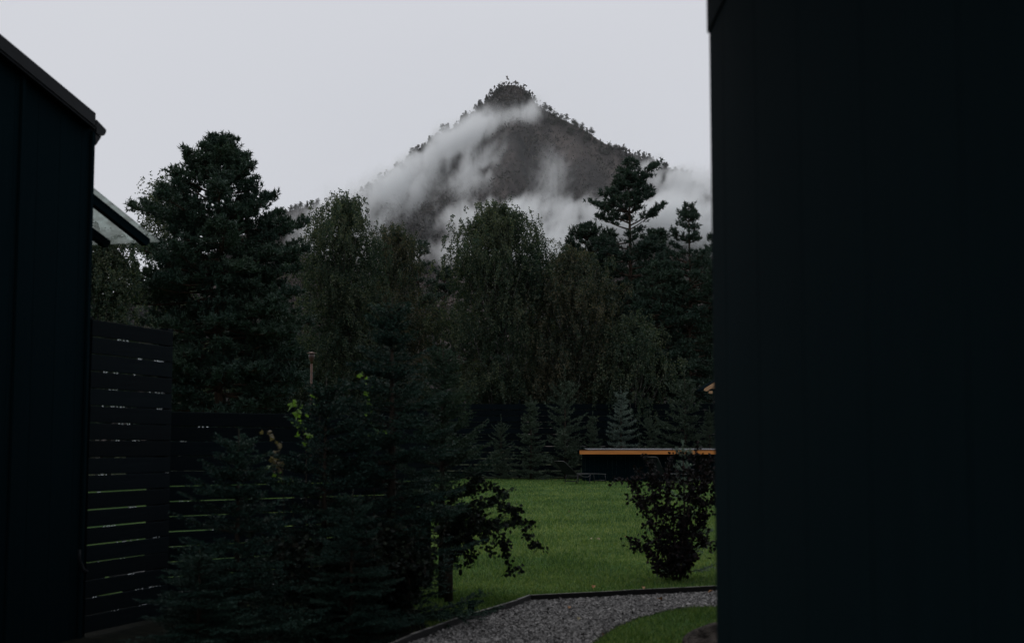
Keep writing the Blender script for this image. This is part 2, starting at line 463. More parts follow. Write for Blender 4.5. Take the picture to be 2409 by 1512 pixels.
# ------------------------------------------------------------------ mountain
MY = 1100.0
ridge_px = np.array([(100, 790), (250, 720), (450, 620), (560, 560), (640, 512), (700, 490), (770, 482), (830, 466), (870, 440), (920, 405), (960, 376), (1010, 338), (1060, 304), (1110, 270), (1150, 234),
                     (1172, 208), (1190, 200), (1212, 201), (1240, 218), (1265, 250), (1290, 264), (1320, 280), (1370, 304), (1420, 338), (1470, 358), (1510, 374), (1560, 396), (1610, 420), (1650, 448), (1700, 486), (1800, 560), (2000, 680), (2300, 800)], float)
ridge_w = np.array([at(x, y, MY) for x, y in ridge_px])
def ridge_z(X): return np.interp(X, ridge_w[:, 0], ridge_w[:, 2])

def vnoise(x, y, seed):                 # smooth value noise
    r = np.random.default_rng(seed).random((64, 64))
    xi = np.floor(x).astype(int); yi = np.floor(y).astype(int)
    fx = x - xi; fy = y - yi
    fx = fx * fx * (3 - 2 * fx); fy = fy * fy * (3 - 2 * fy)
    a = r[xi % 64, yi % 64]; b = r[(xi + 1) % 64, yi % 64]; c = r[xi % 64, (yi + 1) % 64]; d = r[(xi + 1) % 64, (yi + 1) % 64]
    return (a * (1 - fx) + b * fx) * (1 - fy) + (c * (1 - fx) + d * fx) * fy

def mountain_z(X, Y):
    Rz = ridge_z(X)
    t = MY - Y                            # metres in front of the ridge
    tf = np.maximum(t, 0); tb = np.maximum(-t, 0)
    warp = X + 22 * (vnoise(X / 60, Y / 60, 5) - 0.5) + tf * 0.18
    spur = 1 - np.abs(2 * vnoise(warp / 46, Y / 240, 1) - 1)
    spur2 = 1 - np.abs(2 * vnoise(warp / 17 + 7, Y / 80, 2) - 1)
    amp = np.clip(tf / 90, 0, 1)
    z = Rz - 0.86 * tf - 0.9 * tb - 4 * np.clip(tf / 12, 0, 1)
    z += amp * (spur - 0.62) * 40 + amp * (spur2 - 0.6) * 13 + np.clip(tf / 25, 0, 1) * (vnoise(X / 6, Y / 6, 3) - 0.5) * 5
    return np.maximum(z, -3)

nx, ny = 250, 150
gx = np.linspace(-360, 380, nx); gy = np.concatenate([np.linspace(640, 1000, 80), np.linspace(1003, MY, 45), np.linspace(MY + 5, 1400, 25)])
GX, GY = np.meshgrid(gx, gy)
GZ = mountain_z(GX, GY)
V = np.stack([GX, GY, GZ], -1).reshape(-1, 3)
i = (np.arange(ny - 1)[:, None] * nx + np.arange(nx - 1)[None]).ravel()
mo = obj('mountain', mesh('mountain', V, np.stack([i, i + 1, i + nx + 1, i + nx], 1), True), M['mountain'])
tag(mo, 'steep brown rocky mountain peak wrapped in drifting mist', kind='structure')

# scrub and low wood clothing the slope: one mass
n = 26000
sx = rng.uniform(-300, 300, n); st = 230 * rng.random(n) ** 1.2
sy = MY - st
keep = vnoise(sx / 28 + 3, sy / 40, 9) + 0.45 * rng.random(n) > 0.40
sx, sy = sx[keep], sy[keep]
sz = mountain_z(sx, sy); keep = sz > 40
sx, sy, sz = sx[keep], sy[keep], sz[keep]
n = len(sx); k = 11
size = rng.uniform(1.0, 3.0, n) * (0.6 + 0.8 * vnoise(sx / 35, sy / 35, 12))
k = 6
C = np.repeat(np.stack([sx, sy, sz], 1), k, 0); S = np.repeat(size, k)
off = rng.normal(size=(n * k, 3)) * np.array([0.42, 0.42, 0.5]) + np.array([0, 0, 0.55])
P = C + off * S[:, None]
D = unit(rng.normal(size=(n * k, 3)) + np.array([0, 0, 0.9]))
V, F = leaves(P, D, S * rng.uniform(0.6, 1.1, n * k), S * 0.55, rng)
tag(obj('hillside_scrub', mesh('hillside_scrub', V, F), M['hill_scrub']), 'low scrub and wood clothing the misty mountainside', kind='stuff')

# ridge trees: a few kinds, copied along the skyline
def ridge_tree_mesh(kind, seed):
    r = np.random.default_rng(seed)
    Vs, Fs, nn = [], [], 0
    G = Geo()
    H = 10.0
    G.tube([(0, 0, -1.5), (0.1, 0, H * 0.5), (0, 0, H * 0.96)], [0.22, 0.15, 0.03], 5)
    Pl, Dl, Ll = [], [], []
    if kind == 'pine':
        z = 2.6 + r.random() * 1.4
        while z < H:
            Lb = 2.6 * (1 - (z / H) ** 2.2) * r.uniform(0.6, 1.15) + 0.5
            for a in r.uniform(0, 6.28, r.integers(3, 6)):
                L1 = Lb * r.uniform(0.55, 1.1)
                m_ = int(16 * L1) + 8
                s = r.uniform(0.3, 1.0, m_)
                c = np.stack([np.cos(a) * s * L1, np.sin(a) * s * L1, z + 0.16 * s * s * L1], 1) + r.normal(size=(m_, 3)) * [0.28, 0.28, 0.12]
                Pl.append(c); Dl.append(unit(r.normal(size=(m_, 3)) + [np.cos(a), np.sin(a), 0.6]))
                G.tube([(0, 0, z - 0.1), (np.cos(a) * L1 * 0.8, np.sin(a) * L1 * 0.8, z + 0.1 * L1)], [0.06, 0.02], 3)
            z += r.uniform(0.55, 1.05)
    elif kind == 'spruce':
        for z in np.arange(1.0, H, 0.42):
            Lb = 1.75 * (1 - z / H) ** 0.85 + 0.15
            for a in r.uniform(0, 6.28, 6):
                L1 = Lb * r.uniform(0.7, 1.15); m_ = int(9 * L1) + 4
                s = r.uniform(0.15, 1.0, m_)
                c = np.stack([np.cos(a) * s * L1, np.sin(a) * s * L1, z - 0.25 * s * L1], 1) + r.normal(size=(m_, 3)) * [0.12, 0.12, 0.1]
                Pl.append(c); Dl.append(unit(r.normal(size=(m_, 3)) * 0.7 + [np.cos(a), np.sin(a), 0.1]))
    else:
        for q in range(20):
            c0 = r.normal(size=3) * [1.25, 1.25, 1.7] + [0, 0, 5.6]
            m_ = 60
            Pl.append(c0 + r.normal(size=(m_, 3)) * 0.6); Dl.append(unit(r.normal(size=(m_, 3)) + [0, 0, 0.4]))
        for q in range(7):
            a = r.uniform(0, 6.28)
            G.tube([(0, 0, 2 + q * 0.5), (1.3 * np.cos(a), 1.3 * np.sin(a), 5 + q * 0.4)], [0.08, 0.02], 3)
    Pl = np.vstack(Pl); Dl = np.vstack(Dl)
    V1, F1 = leaves(Pl, Dl, r.uniform(0.45, 0.85, len(Pl)), 0.34, r)
    me = G.mesh('ridge_tree')
    V0 = np.zeros(len(me.vertices) * 3, np.float32); me.vertices.foreach_get('co', V0); V0 = V0.reshape(-1, 3)
    b = len(V0)
    F = ([np.vstack(G.q)] if G.q else []) + [np.vstack([np.vstack(G.t), F1 + b])]
    out = mesh('ridge_tree', np.vstack([V0, V1]), F)
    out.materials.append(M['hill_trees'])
    return out
ridge_meshes = {k: [ridge_tree_mesh(k, s) for s in ss] for k, ss in dict(pine=(1, 2, 3, 4), spruce=(5, 6), round=(7, 8)).items()}
rr = random.Random(4)
def ridge_tree(xp, h_px, kind, drop=0.0):
    p = at(xp, 500, MY)
    X = p[0]; Y = MY - drop
    z = float(mountain_z(np.array([X]), np.array([Y]))[0])
    o = obj('ridge_tree', rr.choice(ridge_meshes[kind]), None)
    s = 0.78 * h_px * MY / FPX / 10.0
    o.location = (X, Y, z - 0.3)
    w = s * rr.uniform(1.1, 1.6)
    o.scale = (w, w, s); o.rotation_euler = (0, 0, rr.uniform(0, 6.28))
    return o
ORD = 'leftmost second third fourth fifth sixth seventh eighth ninth tenth eleventh twelfth thirteenth fourteenth fifteenth sixteenth seventeenth eighteenth nineteenth twentieth'.split()
def ridge_run(x0, x1, nn, h0, h1, kinds, where, group):
    for q in range(nn):
        x = x0 + (x1 - x0) * (q + rr.uniform(0.15, 0.85)) / nn
        o = ridge_tree(x, rr.uniform(h0, h1), rr.choice(kinds), rr.uniform(-2, 9))
        tag(o, (ORD[q] + (' ' if q == 0 else ' from the left ') + 'of ' + where), 'tree', group)
ridge_run(646, 712, 8, 16, 27, ['pine', 'round', 'spruce'], 'the small grey trees on the low left mountain shoulder', 'trees on the low left shoulder')
ridge_run(715, 836, 9, 16, 30, ['pine', 'round', 'spruce', 'pine'], 'the faint trees along the lower left mountain ridge', 'misty trees of the lower left ridge')
ridge_run(845, 965, 13, 18, 30, ['pine', 'round', 'spruce'], 'the mist-pale trees on the left mountain ridge', 'trees half lost in mist on the left ridge')
ridge_run(965, 1075, 14, 22, 36, ['pine', 'spruce', 'pine', 'pine'], 'the pines halfway up the left mountain ridge', 'pines on the middle of the left ridge')
ridge_run(1080, 1176, 16, 22, 38, ['pine', 'pine', 'spruce'], 'the dark pines climbing just left of the summit', 'pines just left of the summit')
ridge_run(1232, 1292, 9, 16, 32, ['pine', 'round', 'pine'], 'the pines just right of the summit', 'pines just right of the summit')
ridge_run(1292, 1400, 20, 16, 28, ['round', 'round', 'pine'], 'the dense trees on the upper right mountain ridge', 'trees of the upper right ridge')
ridge_run(1400, 1510, 19, 14, 24, ['round', 'pine', 'spruce'], 'the small trees halfway down the right mountain ridge', 'trees of the middle right ridge')
ridge_run(1512, 1662, 17, 18, 34, ['pine', 'spruce', 'round'], 'the foggy trees on the lower right mountain ridge', 'foggy trees of the lower right ridge')
# flag on the summit
fz = at(1197, 200, MY)
f = thing('summit_flag', 'tiny flag flying from a thin pole on the mountain summit', 'flag', (fz[0], MY, float(mountain_z(np.array([fz[0]]), np.array([MY]))[0])))
Geo().tube([(0, 0, -0.5), (0, 0, 5.0)], 0.07, 5).build('pole', M['black_metal'], f)
fv = [(x, 0.12 * math.sin(x * 4), 3.9 + zz - 0.25 * x) for zz in (0, 1.1) for x in (-1.9, -1.4, -0.9, -0.4, 0)]
Geo().prism([fv[0], fv[1], fv[2], fv[3], fv[4], fv[9], fv[8], fv[7], fv[6], fv[5]], (0, 0.04, 0)).build('flag', M['flag_cloth'], f)

# ------------------------------------------------------------------ mist on the mountain: real scattering air
def mist_tree(blobs, clear, veil, lo, hi, res, mat):
    """geometry nodes that fill a grid with the mist's density: soft banks torn into wisps by noise"""
    t = bpy.data.node_groups.new('mist_density', 'GeometryNodeTree')
    t.interface.new_socket('Geometry', in_out='OUTPUT', socket_type='NodeSocketGeometry')
    N, L = t.nodes, t.links
    pos = N.new('GeometryNodeInputPosition').outputs[0]
    def math_(op, a, b=None, c=None):
        q = N.new('ShaderNodeMath'); q.operation = op
        for i_, s in enumerate((a, b, c)):
            if s is None: continue
            if isinstance(s, (int, float)): q.inputs[i_].default_value = s
            else: L.new(s, q.inputs[i_])
        return q.outputs[0]
    def vec(op, a, b):
        q = N.new('ShaderNodeVectorMath'); q.operation = op
        L.new(a, q.inputs[0])
        if hasattr(b, 'links'): L.new(b, q.inputs[1])
        else: q.inputs[1].default_value = b
        return q
    def turn(v, ang):
        q = N.new('ShaderNodeVectorRotate'); q.rotation_type = 'Y_AXIS'
        L.new(v, q.inputs['Vector']); q.inputs['Angle'].default_value = ang
        return q.outputs[0]
    def noise(scale, detail, stretch, ang, rough, dist, offset=(0, 0, 0)):
        v = vec('MULTIPLY', turn(vec('ADD', pos, offset).outputs[0], ang), stretch).outputs[0]
        z = N.new('ShaderNodeTexNoise'); z.inputs['Scale'].default_value = scale; z.inputs['Detail'].default_value = detail
        z.inputs['Roughness'].default_value = rough; z.inputs['Distortion'].default_value = dist
        L.new(v, z.inputs['Vector'])
        return z.outputs['Fac']
    def blob(c, r, rot):
        v = turn(vec('SUBTRACT', pos, c).outputs[0], -rot)
        ln = N.new('ShaderNodeVectorMath'); ln.operation = 'LENGTH'
        L.new(vec('DIVIDE', v, r).outputs[0], ln.inputs[0])
        mr = N.new('ShaderNodeMapRange'); mr.interpolation_type = 'SMOOTHSTEP'
        mr.inputs['From Min'].default_value = 1.15; mr.inputs['From Max'].default_value = 0.2
        L.new(ln.outputs['Value'], mr.inputs['Value'])
        return mr.outputs[0]
    tot = None
    for c, r, rot, w in blobs:
        b = blob(c, r, rot)
        tot = math_('MULTIPLY', b, w) if tot is None else math_('MULTIPLY_ADD', b, w, tot)
    for c, r, rot, w in clear:
        tot = math_('MULTIPLY_ADD', blob(c, r, rot), -w, tot)
    tot = math_('MINIMUM', math_('MAXIMUM', tot, 0.0), 1.5)
    n1 = noise(0.030, 9, (0.55, 0.14, 1.35), R(36), 0.70, 1.0)
    n2 = noise(0.085, 7, (1.2, 0.12, 0.5), R(-16), 0.70, 0.9, (40, 10, 7))
    nn = math_('ADD', math_('MULTIPLY_ADD', n1, 8.0, -4.0), math_('MULTIPLY_ADD', n2, 7.0, -3.5))
    d = math_('MULTIPLY', tot, math_('MAXIMUM', math_('ADD', nn, math_('MULTIPLY_ADD', tot, 1.5, -0.22)), 0.0))
    d = math_('MULTIPLY_ADD', blob(*veil), 0.008, math_('MINIMUM', d, 4.0))
    vc = N.new('GeometryNodeVolumeCube')
    L.new(d, vc.inputs['Density'])
    vc.inputs['Background'].default_value = 0.0
    vc.inputs['Min'].default_value = lo; vc.inputs['Max'].default_value = hi
    for k, nm in enumerate(('Resolution X', 'Resolution Y', 'Resolution Z')): vc.inputs[nm].default_value = res[k]
    sm = N.new('GeometryNodeSetMaterial'); sm.inputs['Material'].default_value = mat
    L.new(vc.outputs[0], sm.inputs['Geometry'])
    go = N.new('NodeGroupOutput'); L.new(sm.outputs[0], go.inputs[0])
    return t

def mist_mat():
    m, t, N, L = new_mat('mist_volume')
    out = N.new('ShaderNodeOutputMaterial'); v = N.new('ShaderNodeVolumePrincipled')
    v.inputs['Color'].default_value = (0.982, 0.994, 1.0, 1)
    v.inputs['Anisotropy'].default_value = 0.0
    v.inputs['Density'].default_value = MIST_DENSITY
    L.new(v.outputs[0], out.inputs['Volume'])
    return m
MIST_DENSITY = 0.037

def slope_y(X, Z):                        # how far away the slope is at that height
    ys = np.linspace(700, MY, 400)
    z = mountain_z(np.full_like(ys, X), ys)
    k = np.argmax(z >= Z)
    return float(ys[k]) if z[k] >= Z else MY
def mb(x, y, rx, rz, rot=0, w=1.0, dy=24, ry=42):
    p = at(x, y, 1030)
    Ys = slope_y(p[0], p[2]) - dy
    p = at(x, y, Ys)
    s = Ys / FPX
    return ((p[0], Ys, p[2]), (rx * s, ry, rz * s), R(rot), w)
blobs = [mb(1000, 372, 230, 54, -33, 0.9), mb(1090, 320, 120, 46, -38, 0.6), mb(1245, 268, 78, 44, -30, 0.72, 16, 34), mb(1180, 292, 105, 36, -20, 0.85, 18, 36),
         mb(900, 480, 230, 90, -10, 0.8), mb(780, 560, 210, 90, 0, 0.95), mb(900, 600, 160, 60, 0, 1.0), mb(1130, 430, 90, 90, -55, 0.55),
         mb(1200, 515, 230, 72, 0, 1.2), mb(1400, 525, 270, 82, -4, 1.4), mb(1600, 530, 220, 105, 0, 1.5), mb(1560, 420, 110, 60, 25, 0.9),
         mb(1660, 440, 120, 60, 20, 0.9), mb(1230, 595, 280, 70, 0, 1.3), mb(1110, 380, 130, 95, -50, 0.62), mb(1290, 430, 130, 80, -70, 0.45), mb(960, 420, 120, 90, -40, 0.5)]
clear = [mb(1330, 370, 190, 85, 25, 1.0), mb(1025, 540, 42, 120, 12, 0.5), mb(1190, 225, 45, 28, 0, 1.0), mb(680, 480, 90, 60, 0, 1.3)]
mist_lo = np.array((-330, 720, 70)); mist_hi = np.array((340, 1140, 325))
l_, h_ = mist_lo, mist_hi
g = Geo().add([(l_[0], l_[1], l_[2]), (h_[0], l_[1], l_[2]), (h_[0], h_[1], l_[2]), (l_[0], h_[1], l_[2]), (l_[0], l_[1], h_[2]), (h_[0], l_[1], h_[2]), (h_[0], h_[1], h_[2]), (l_[0], h_[1], h_[2])],
              [[0, 3, 2, 1], [4, 5, 6, 7], [0, 1, 5, 4], [1, 2, 6, 5], [2, 3, 7, 6], [3, 0, 4, 7]])
mist = g.build('mist', mist_mat())
mm_ = mist.data.materials[0]
try: mm_.cycles.volume_step_rate = 3.0
except Exception: pass
md = mist.modifiers.new('mist', 'NODES')
md.node_group = mist_tree(blobs, clear, mb(1200, 430, 640, 380, 0, 1, 60, 230)[:3], tuple(float(v) for v in mist_lo), tuple(float(v) for v in mist_hi), (400, 66, 160), mm_)
tag(mist, 'drifting banks of pale mist across the mountainside', kind='stuff')

# ------------------------------------------------------------------ far fence and forest
def fence(name, label, p0, p1, height, pitch, gap, thick, post_every, mat, z0=0.06, drops=0, post_w=0.09, seed=1, group=None):
    p0 = np.array([p0[0], p0[1], 0.0]); p1 = np.array([p1[0], p1[1], 0.0])
    Lf = np.linalg.norm(p1 - p0); d = (p1 - p0) / Lf
    t = thing(name, label, 'fence', tuple(p0), math.atan2(d[1], d[0]), group)
    r = random.Random(seed)
    npan = max(1, round(Lf / post_every)); w = Lf / npan
    bme = Geo().bar((0.003, 0, 0), (w - 0.003, 0, 0), thick, pitch - gap, ch=0.004).mesh('board')
    bme.materials.append(mat)
    nb = int((height - z0) / pitch)
    for a in range(npan):
        for b in range(nb):
            o = obj('board', bme, None, t)
            o.location = (a * w, r.uniform(-0.003, 0.003), z0 + pitch * (b + 0.5) + r.uniform(-0.0015, 0.0015))
            o.rotation_euler = (r.uniform(-0.02, 0.02), r.uniform(-0.0012, 0.0012), 0)
    pme = Geo().box((-post_w / 2, 0, -0.05), (post_w / 2, post_w, height + 0.01), ch=0.005).mesh('post')
    pme.materials.append(mat)
    for a in range(npan + 1):
        o = obj('post', pme, None, t); o.location = (a * w, thick / 2 + 0.004, 0)
    if drops:
        G = Geo()
        for q in range(drops):
            bx = r.randrange(1, nb); cl = r.uniform(0.05, Lf - 0.05)
            for e in range(r.randint(1, 4)):
                c = (min(Lf - 0.02, cl + e * r.uniform(0.02, 0.05)), -thick / 2 + 0.004, z0 + pitch * bx + gap / 2 - 0.003)
                G.lathe([(0.0006, -0.008), (0.0045, -0.006), (0.0065, -0.0015), (0.0052, 0.004), (0.0006, 0.008)], c, 6)
        o = G.build('water_drops', M['drop'], t, True); o['kind'] = 'stuff'
    return t

FAR = 70.5
fence('far_fence', 'tall black board fence behind the young spruces at lawn end', (-19.0, FAR), (12.0, FAR), 3.85, 0.30, 0.03, 0.04, 3.9, M['dark_board'], seed=3)

def prof(rows, xt, Y):                  # silhouette rows (y, left x, right x) -> heights and the two radii
    z = np.array([at(xt, r[0], Y)[2] for r in rows]); l = np.array([(xt - r[1]) * Y / FPX for r in rows]); rt = np.array([(r[2] - xt) * Y / FPX for r in rows])
    o = np.argsort(z)
    return z[o], l[o], rt[o]

def radius(pr, z, az):
    zz, l, r = pr
    L_, R_ = np.interp(z, zz, l), np.interp(z, zz, r)
    c = math.cos(az)
    return max(0.05, (R_ * (1 + c) + L_ * (1 - c)) / 2)

def make_pine(name, label, xt, Y, rows, seed, limbs=90, dens=1.0, open_=0.0, group='pines beyond the far fence', mat='pine_needles', z_low=1.5):
    r = np.random.default_rng(seed); rd = random.Random(seed)
    pr = prof(rows, xt, Y)
    H = pr[0][-1]
    X = (xt - CX) * Y / FPX
    t = thing(name, label, 'tree', (X, Y, 0), 0, group)
    G = Geo()
    wob = np.array([(rd.uniform(-0.12, 0.12), rd.uniform(-0.12, 0.12)) for _ in range(7)]); wob[0] = 0; wob[-1] *= 0.3
    tz = np.linspace(0, H * 0.985, 7)
    r0 = 0.016 * H
    G.tube(np.stack([wob[:, 0], wob[:, 1], tz], 1), r0 * (1 - 0.93 * (tz / H)), 8)
    P, D = [], []
    zs = np.sort(z_low + (H - z_low) * (1 - r.random(limbs) ** 1.15 * 0.999))
    az = rd.uniform(0, 6.28)
    for z in zs:
        az += 2.399 + rd.uniform(-0.5, 0.5)
        Rr = radius(pr, z, az)
        L1 = Rr * ((rd.uniform(0.92, 1.16) if rd.random() < 0.6 else rd.uniform(0.55, 0.88)) if rd.random() > open_ else rd.uniform(0.25, 0.6))
        tt = z / H
        e0 = math.radians(-6 + 52 * max(0, tt - 0.55) ** 1.1 * 1.6 + rd.uniform(-12, 12))
        m_ = 6
        s = np.linspace(0, 1, m_)
        lift = 0.16 * L1 * s ** 2.4
        tx = np.interp(z, tz, wob[:, 0]); ty = np.interp(z, tz, wob[:, 1])
        ca, sa = math.cos(az), math.sin(az)
        bend = rd.uniform(-0.18, 0.18) * L1 * s ** 2
        z_in = z - L1 * math.sin(e0) * 0.7
        pts = np.stack([tx + ca * L1 * s * math.cos(e0) - sa * bend, ty + sa * L1 * s * math.cos(e0) + ca * bend, z_in + L1 * s * math.sin(e0) + lift], 1)
        G.tube(pts, np.linspace(0.018 * L1 + 0.02, 0.008, m_), 4)
        n2 = int((5 + 6.6 * L1) * dens)
        for q in range(n2):
            sv = 1 - 0.72 * rd.random() ** 1.5 if L1 > 0.8 else rd.uniform(0.0, 1.0)
            b = np.array([np.interp(sv, s, pts[:, k]) for k in range(3)])
            a2 = az + rd.choice((-1, 1)) * rd.uniform(0.25, 1.25)
            l2 = (0.36 * L1 * (1.12 - sv) + 0.26) * rd.uniform(0.6, 1.15)
            up = rd.uniform(-0.1, 0.75)
            dv = unit(np.array([math.cos(a2), math.sin(a2), up]))
            nt_ = max(2, int(l2 / 0.125))
            sv2 = r.uniform(0.25, 1.0, nt_)
            pp = b + dv * (sv2 * l2)[:, None] + r.normal(size=(nt_, 3)) * [0.05, 0.05, 0.035]
            P.append(pp); D.append(np.repeat((dv * 0.55 + np.array([0, 0, 0.65]))[None], nt_, 0) + r.normal(size=(nt_, 3)) * 0.25)
            if q % 2 == 0:
                G.tube([b, b + dv * l2 * 0.9], [0.014, 0.004], 3)
    G.build('trunk', M['pine_bark'], t, True)
    P = np.vstack(P); D = unit(np.vstack(D)); k = 8
    n_ = len(P)
    sh = rng.uniform(0, 0.16, n_ * k)
    Pb = np.repeat(P, k, 0) + np.repeat(D, k, 0) * sh[:, None]
    Db = unit(np.repeat(D, k, 0) * 0.75 + unit(r.normal(size=(n_ * k, 3))) * 0.9)
    V, F = blades(Pb, Db, r.uniform(0.12, 0.22, n_ * k), 0.06, r)
    obj('crown', mesh('crown', V, F), M[mat], t)
    return t

def make_birch(name, label, xt, Y, rows, seed, lobes=44, strands=15, mat='birch_leaves', group='birches beyond the far fence', leaf=0.105, hang=0.85):
    r = np.random.default_rng(seed); rd = random.Random(seed)
    pr = prof(rows, xt, Y)
    H = pr[0][-1]; zlo = pr[0][0]
    X = (xt - CX) * Y / FPX
    t = thing(name, label, 'tree', (X, Y, 0), 0, group)
    G = Geo()
    tz = np.linspace(0, H * 0.97, 8)
    wob = np.cumsum(np.array([(rd.uniform(-0.1, 0.1), rd.uniform(-0.1, 0.1)) for _ in range(8)]), 0); wob[0] = 0
    G.tube(np.stack([wob[:, 0], wob[:, 1], tz], 1), 0.011 * H * (1 - 0.95 * tz / H), 7)
    P, D = [], []
    for q in range(lobes):
        u = rd.random()
        z = zlo + (H - zlo) * (1 - u ** 1.1)
        az = rd.uniform(0, 6.283)
        Rr = radius(pr, z, az)
        rad_ = Rr * rd.random() ** 0.45 * 0.95
        tx = np.interp(z, tz, wob[:, 0]); ty = np.interp(z, tz, wob[:, 1])
        c = np.array([tx + rad_ * math.cos(az), ty + rad_ * math.sin(az), z])
        zb = max(0.6, z - rad_ * 1.2 - 0.8)
        b = np.array([np.interp(zb, tz, wob[:, 0]), np.interp(zb, tz, wob[:, 1]), zb])
        mid = (b + c) / 2 + np.array([0.12 * rad_ * math.cos(az), 0.12 * rad_ * math.sin(az), -0.1 * rad_])
        G.tube([b, mid, c], [0.045, 0.028, 0.008], 4)
        lw = 0.26 + 0.20 * Rr ** 0.6
        for k in range(strands):
            st0 = c + r.normal(size=3) * [lw, lw, lw * 0.75]
            Ls = rd.uniform(0.4, 1.15) * hang
            a = az + rd.uniform(-1.3, 1.3)
            m_ = max(8, int(Ls * 52))
            s = r.random(m_) ** 0.8
            o0 = rd.uniform(0.05, 0.42); up0 = rd.uniform(-0.1, 0.5)
            px = st0 + np.stack([np.cos(a) * o0 * s * Ls, np.sin(a) * o0 * s * Ls, (up0 * s - 1.05 * s * s) * Ls], 1) + r.normal(size=(m_, 3)) * 0.055
            P.append(px); D.append(r.normal(size=(m_, 3)) * 0.55 + [0, 0, -0.6])
    # a spray of fine upright shoots at the very top
    for k in range(70):
        z = H - rd.random() ** 1.6 * 0.5 * (H - zlo); az = rd.uniform(0, 6.28)
        rad_ = radius(pr, z, az) * (rd.random() if z > H - 1.2 else rd.uniform(0.75, 1.08))
        m_ = 16; s = r.random(m_)
        P.append(np.array([rad_ * math.cos(az), rad_ * math.sin(az), z - 0.3]) + np.stack([0.25 * s * math.cos(az), 0.25 * s * math.sin(az), 0.7 * s], 1) + r.normal(size=(m_, 3)) * 0.06)
        D.append(r.normal(size=(m_, 3)) * 0.7)
    G.build('trunk', M['birch_bark'], t, True)
    P = np.vstack(P); D = np.vstack(D)
    V, F = leaves(P, D, r.uniform(0.75, 1.25, len(P)) * leaf, leaf * 0.72, r)
    obj('crown', mesh('crown', V, F), M[mat], t)
    return t

make_pine('pine_tree', 'tallest broad dark pine at left, beside the black house', 512, 60, [(322, 506, 524), (345, 482, 545), (368, 468, 548), (388, 428, 604), (412, 425, 575), (440, 388, 648), (468, 385, 604), (492, 350, 632), (540, 326, 704), (568, 335, 660), (600, 318, 702), (640, 326, 680), (680, 306, 728), (760, 330, 720), (900, 330, 700), (1000, 400, 640)], 11, limbs=215, dens=1.7, z_low=0.9)
make_pine('pine_tree', 'open-crowned pine with bare trunk showing, tallest at right', 1483, 77, [(386, 1474, 1495), (405, 1462, 1552), (435, 1450, 1548), (465, 1430, 1525), (497, 1394, 1566), (530, 1412, 1540), (560, 1378, 1568), (590, 1385, 1556), (640, 1380, 1575), (720, 1380, 1580), (850, 1400, 1570), (960, 1440, 1530)], 12, limbs=118, dens=1.7, open_=0.12, z_low=4.5)
make_pine('pine_tree', 'narrow spire-topped pine against the dark right wall', 1624, 74, [(488, 1617, 1632), (530, 1600, 1645), (560, 1590, 1650), (590, 1568, 1668), (640, 1560, 1700), (720, 1550, 1710), (900, 1560, 1690), (1000, 1590, 1660)], 13, limbs=140, dens=1.25)
make_pine('pine_tree', 'shorter pine tucked close left of the open-crowned pine', 1385, 80, [(530, 1378, 1392), (555, 1350, 1418), (600, 1328, 1440), (660, 1320, 1450), (800, 1320, 1450), (980, 1350, 1420)], 14, limbs=135, dens=1.2)
make_pine('pine_tree', 'small pine tip poking out right of the twin birches', 985, 82, [(572, 975, 996), (600, 960, 1012), (640, 950, 1018), (720, 940, 1030), (980, 960, 1010)], 15, limbs=70, dens=1.1)
make_pine('pine_tree', 'low pine filling the dip between the middle birches', 1045, 84, [(632, 1040, 1050), (660, 1020, 1066), (720, 1000, 1090), (980, 1010, 1080)], 16, limbs=80, dens=1.2)
make_pine('pine_tree', 'rightmost dark pine half hidden by the black wall', 1690, 79, [(560, 1680, 1700), (600, 1650, 1730), (700, 1620, 1760), (900, 1630, 1750), (1000, 1660, 1720)], 17, limbs=120, dens=1.2)
make_pine('pine_tree', 'broad low pine between open-crowned pine and spire pine', 1555, 73, [(622, 1548, 1562), (650, 1520, 1590), (720, 1480, 1620), (850, 1470, 1640), (980, 1510, 1600)], 18, limbs=110, dens=1.2)
make_pine('pine_tree', 'bushy pine crown merging with right side of the open-crowned pine', 1548, 82, [(545, 1540, 1556), (575, 1512, 1582), (640, 1490, 1605), (760, 1480, 1620), (980, 1500, 1600)], 31, limbs=130, dens=1.35)
make_pine('pine_tree', 'bushy pine crown filling below the open-crowned pine at left', 1432, 81.5, [(548, 1424, 1440), (580, 1400, 1462), (660, 1385, 1490), (780, 1380, 1500), (980, 1400, 1470)], 32, limbs=130, dens=1.35)
make_pine('pine_tree', 'low bushy pine at foot of the tallest left pine', 640, 66, [(700, 630, 650), (740, 590, 690), (820, 560, 720), (930, 560, 720), (1010, 600, 680)], 19, limbs=90, dens=1.3, z_low=0.8)
make_birch('birch_tree', 'birch peeping out between black house and tallest pine', 235, 56, [(560, 215, 255), (590, 190, 285), (640, 180, 292), (720, 175, 290), (820, 180, 285), (960, 200, 270)], 21, lobes=70)
make_birch('birch_tree', 'slender birch sprig showing left of the tallest pine crown', 372, 68, [(425, 350, 390), (470, 345, 400), (600, 335, 420), (800, 340, 420)], 22, lobes=26)
make_birch('birch_tree', 'tall feathery birch just right of the tallest pine', 800, 71, [(474, 775, 815), (510, 740, 850), (560, 715, 880), (610, 710, 895), (700, 715, 890), (800, 720, 880), (900, 740, 860), (1010, 770, 830)], 23, lobes=125, strands=18)
make_birch('birch_tree', 'lower birch with thin top beside the feathery birch', 932, 74, [(548, 918, 940), (580, 890, 965), (620, 880, 1000), (700, 870, 1015), (820, 870, 1010), (960, 900, 980)], 24, lobes=100, mat='autumn_leaves')
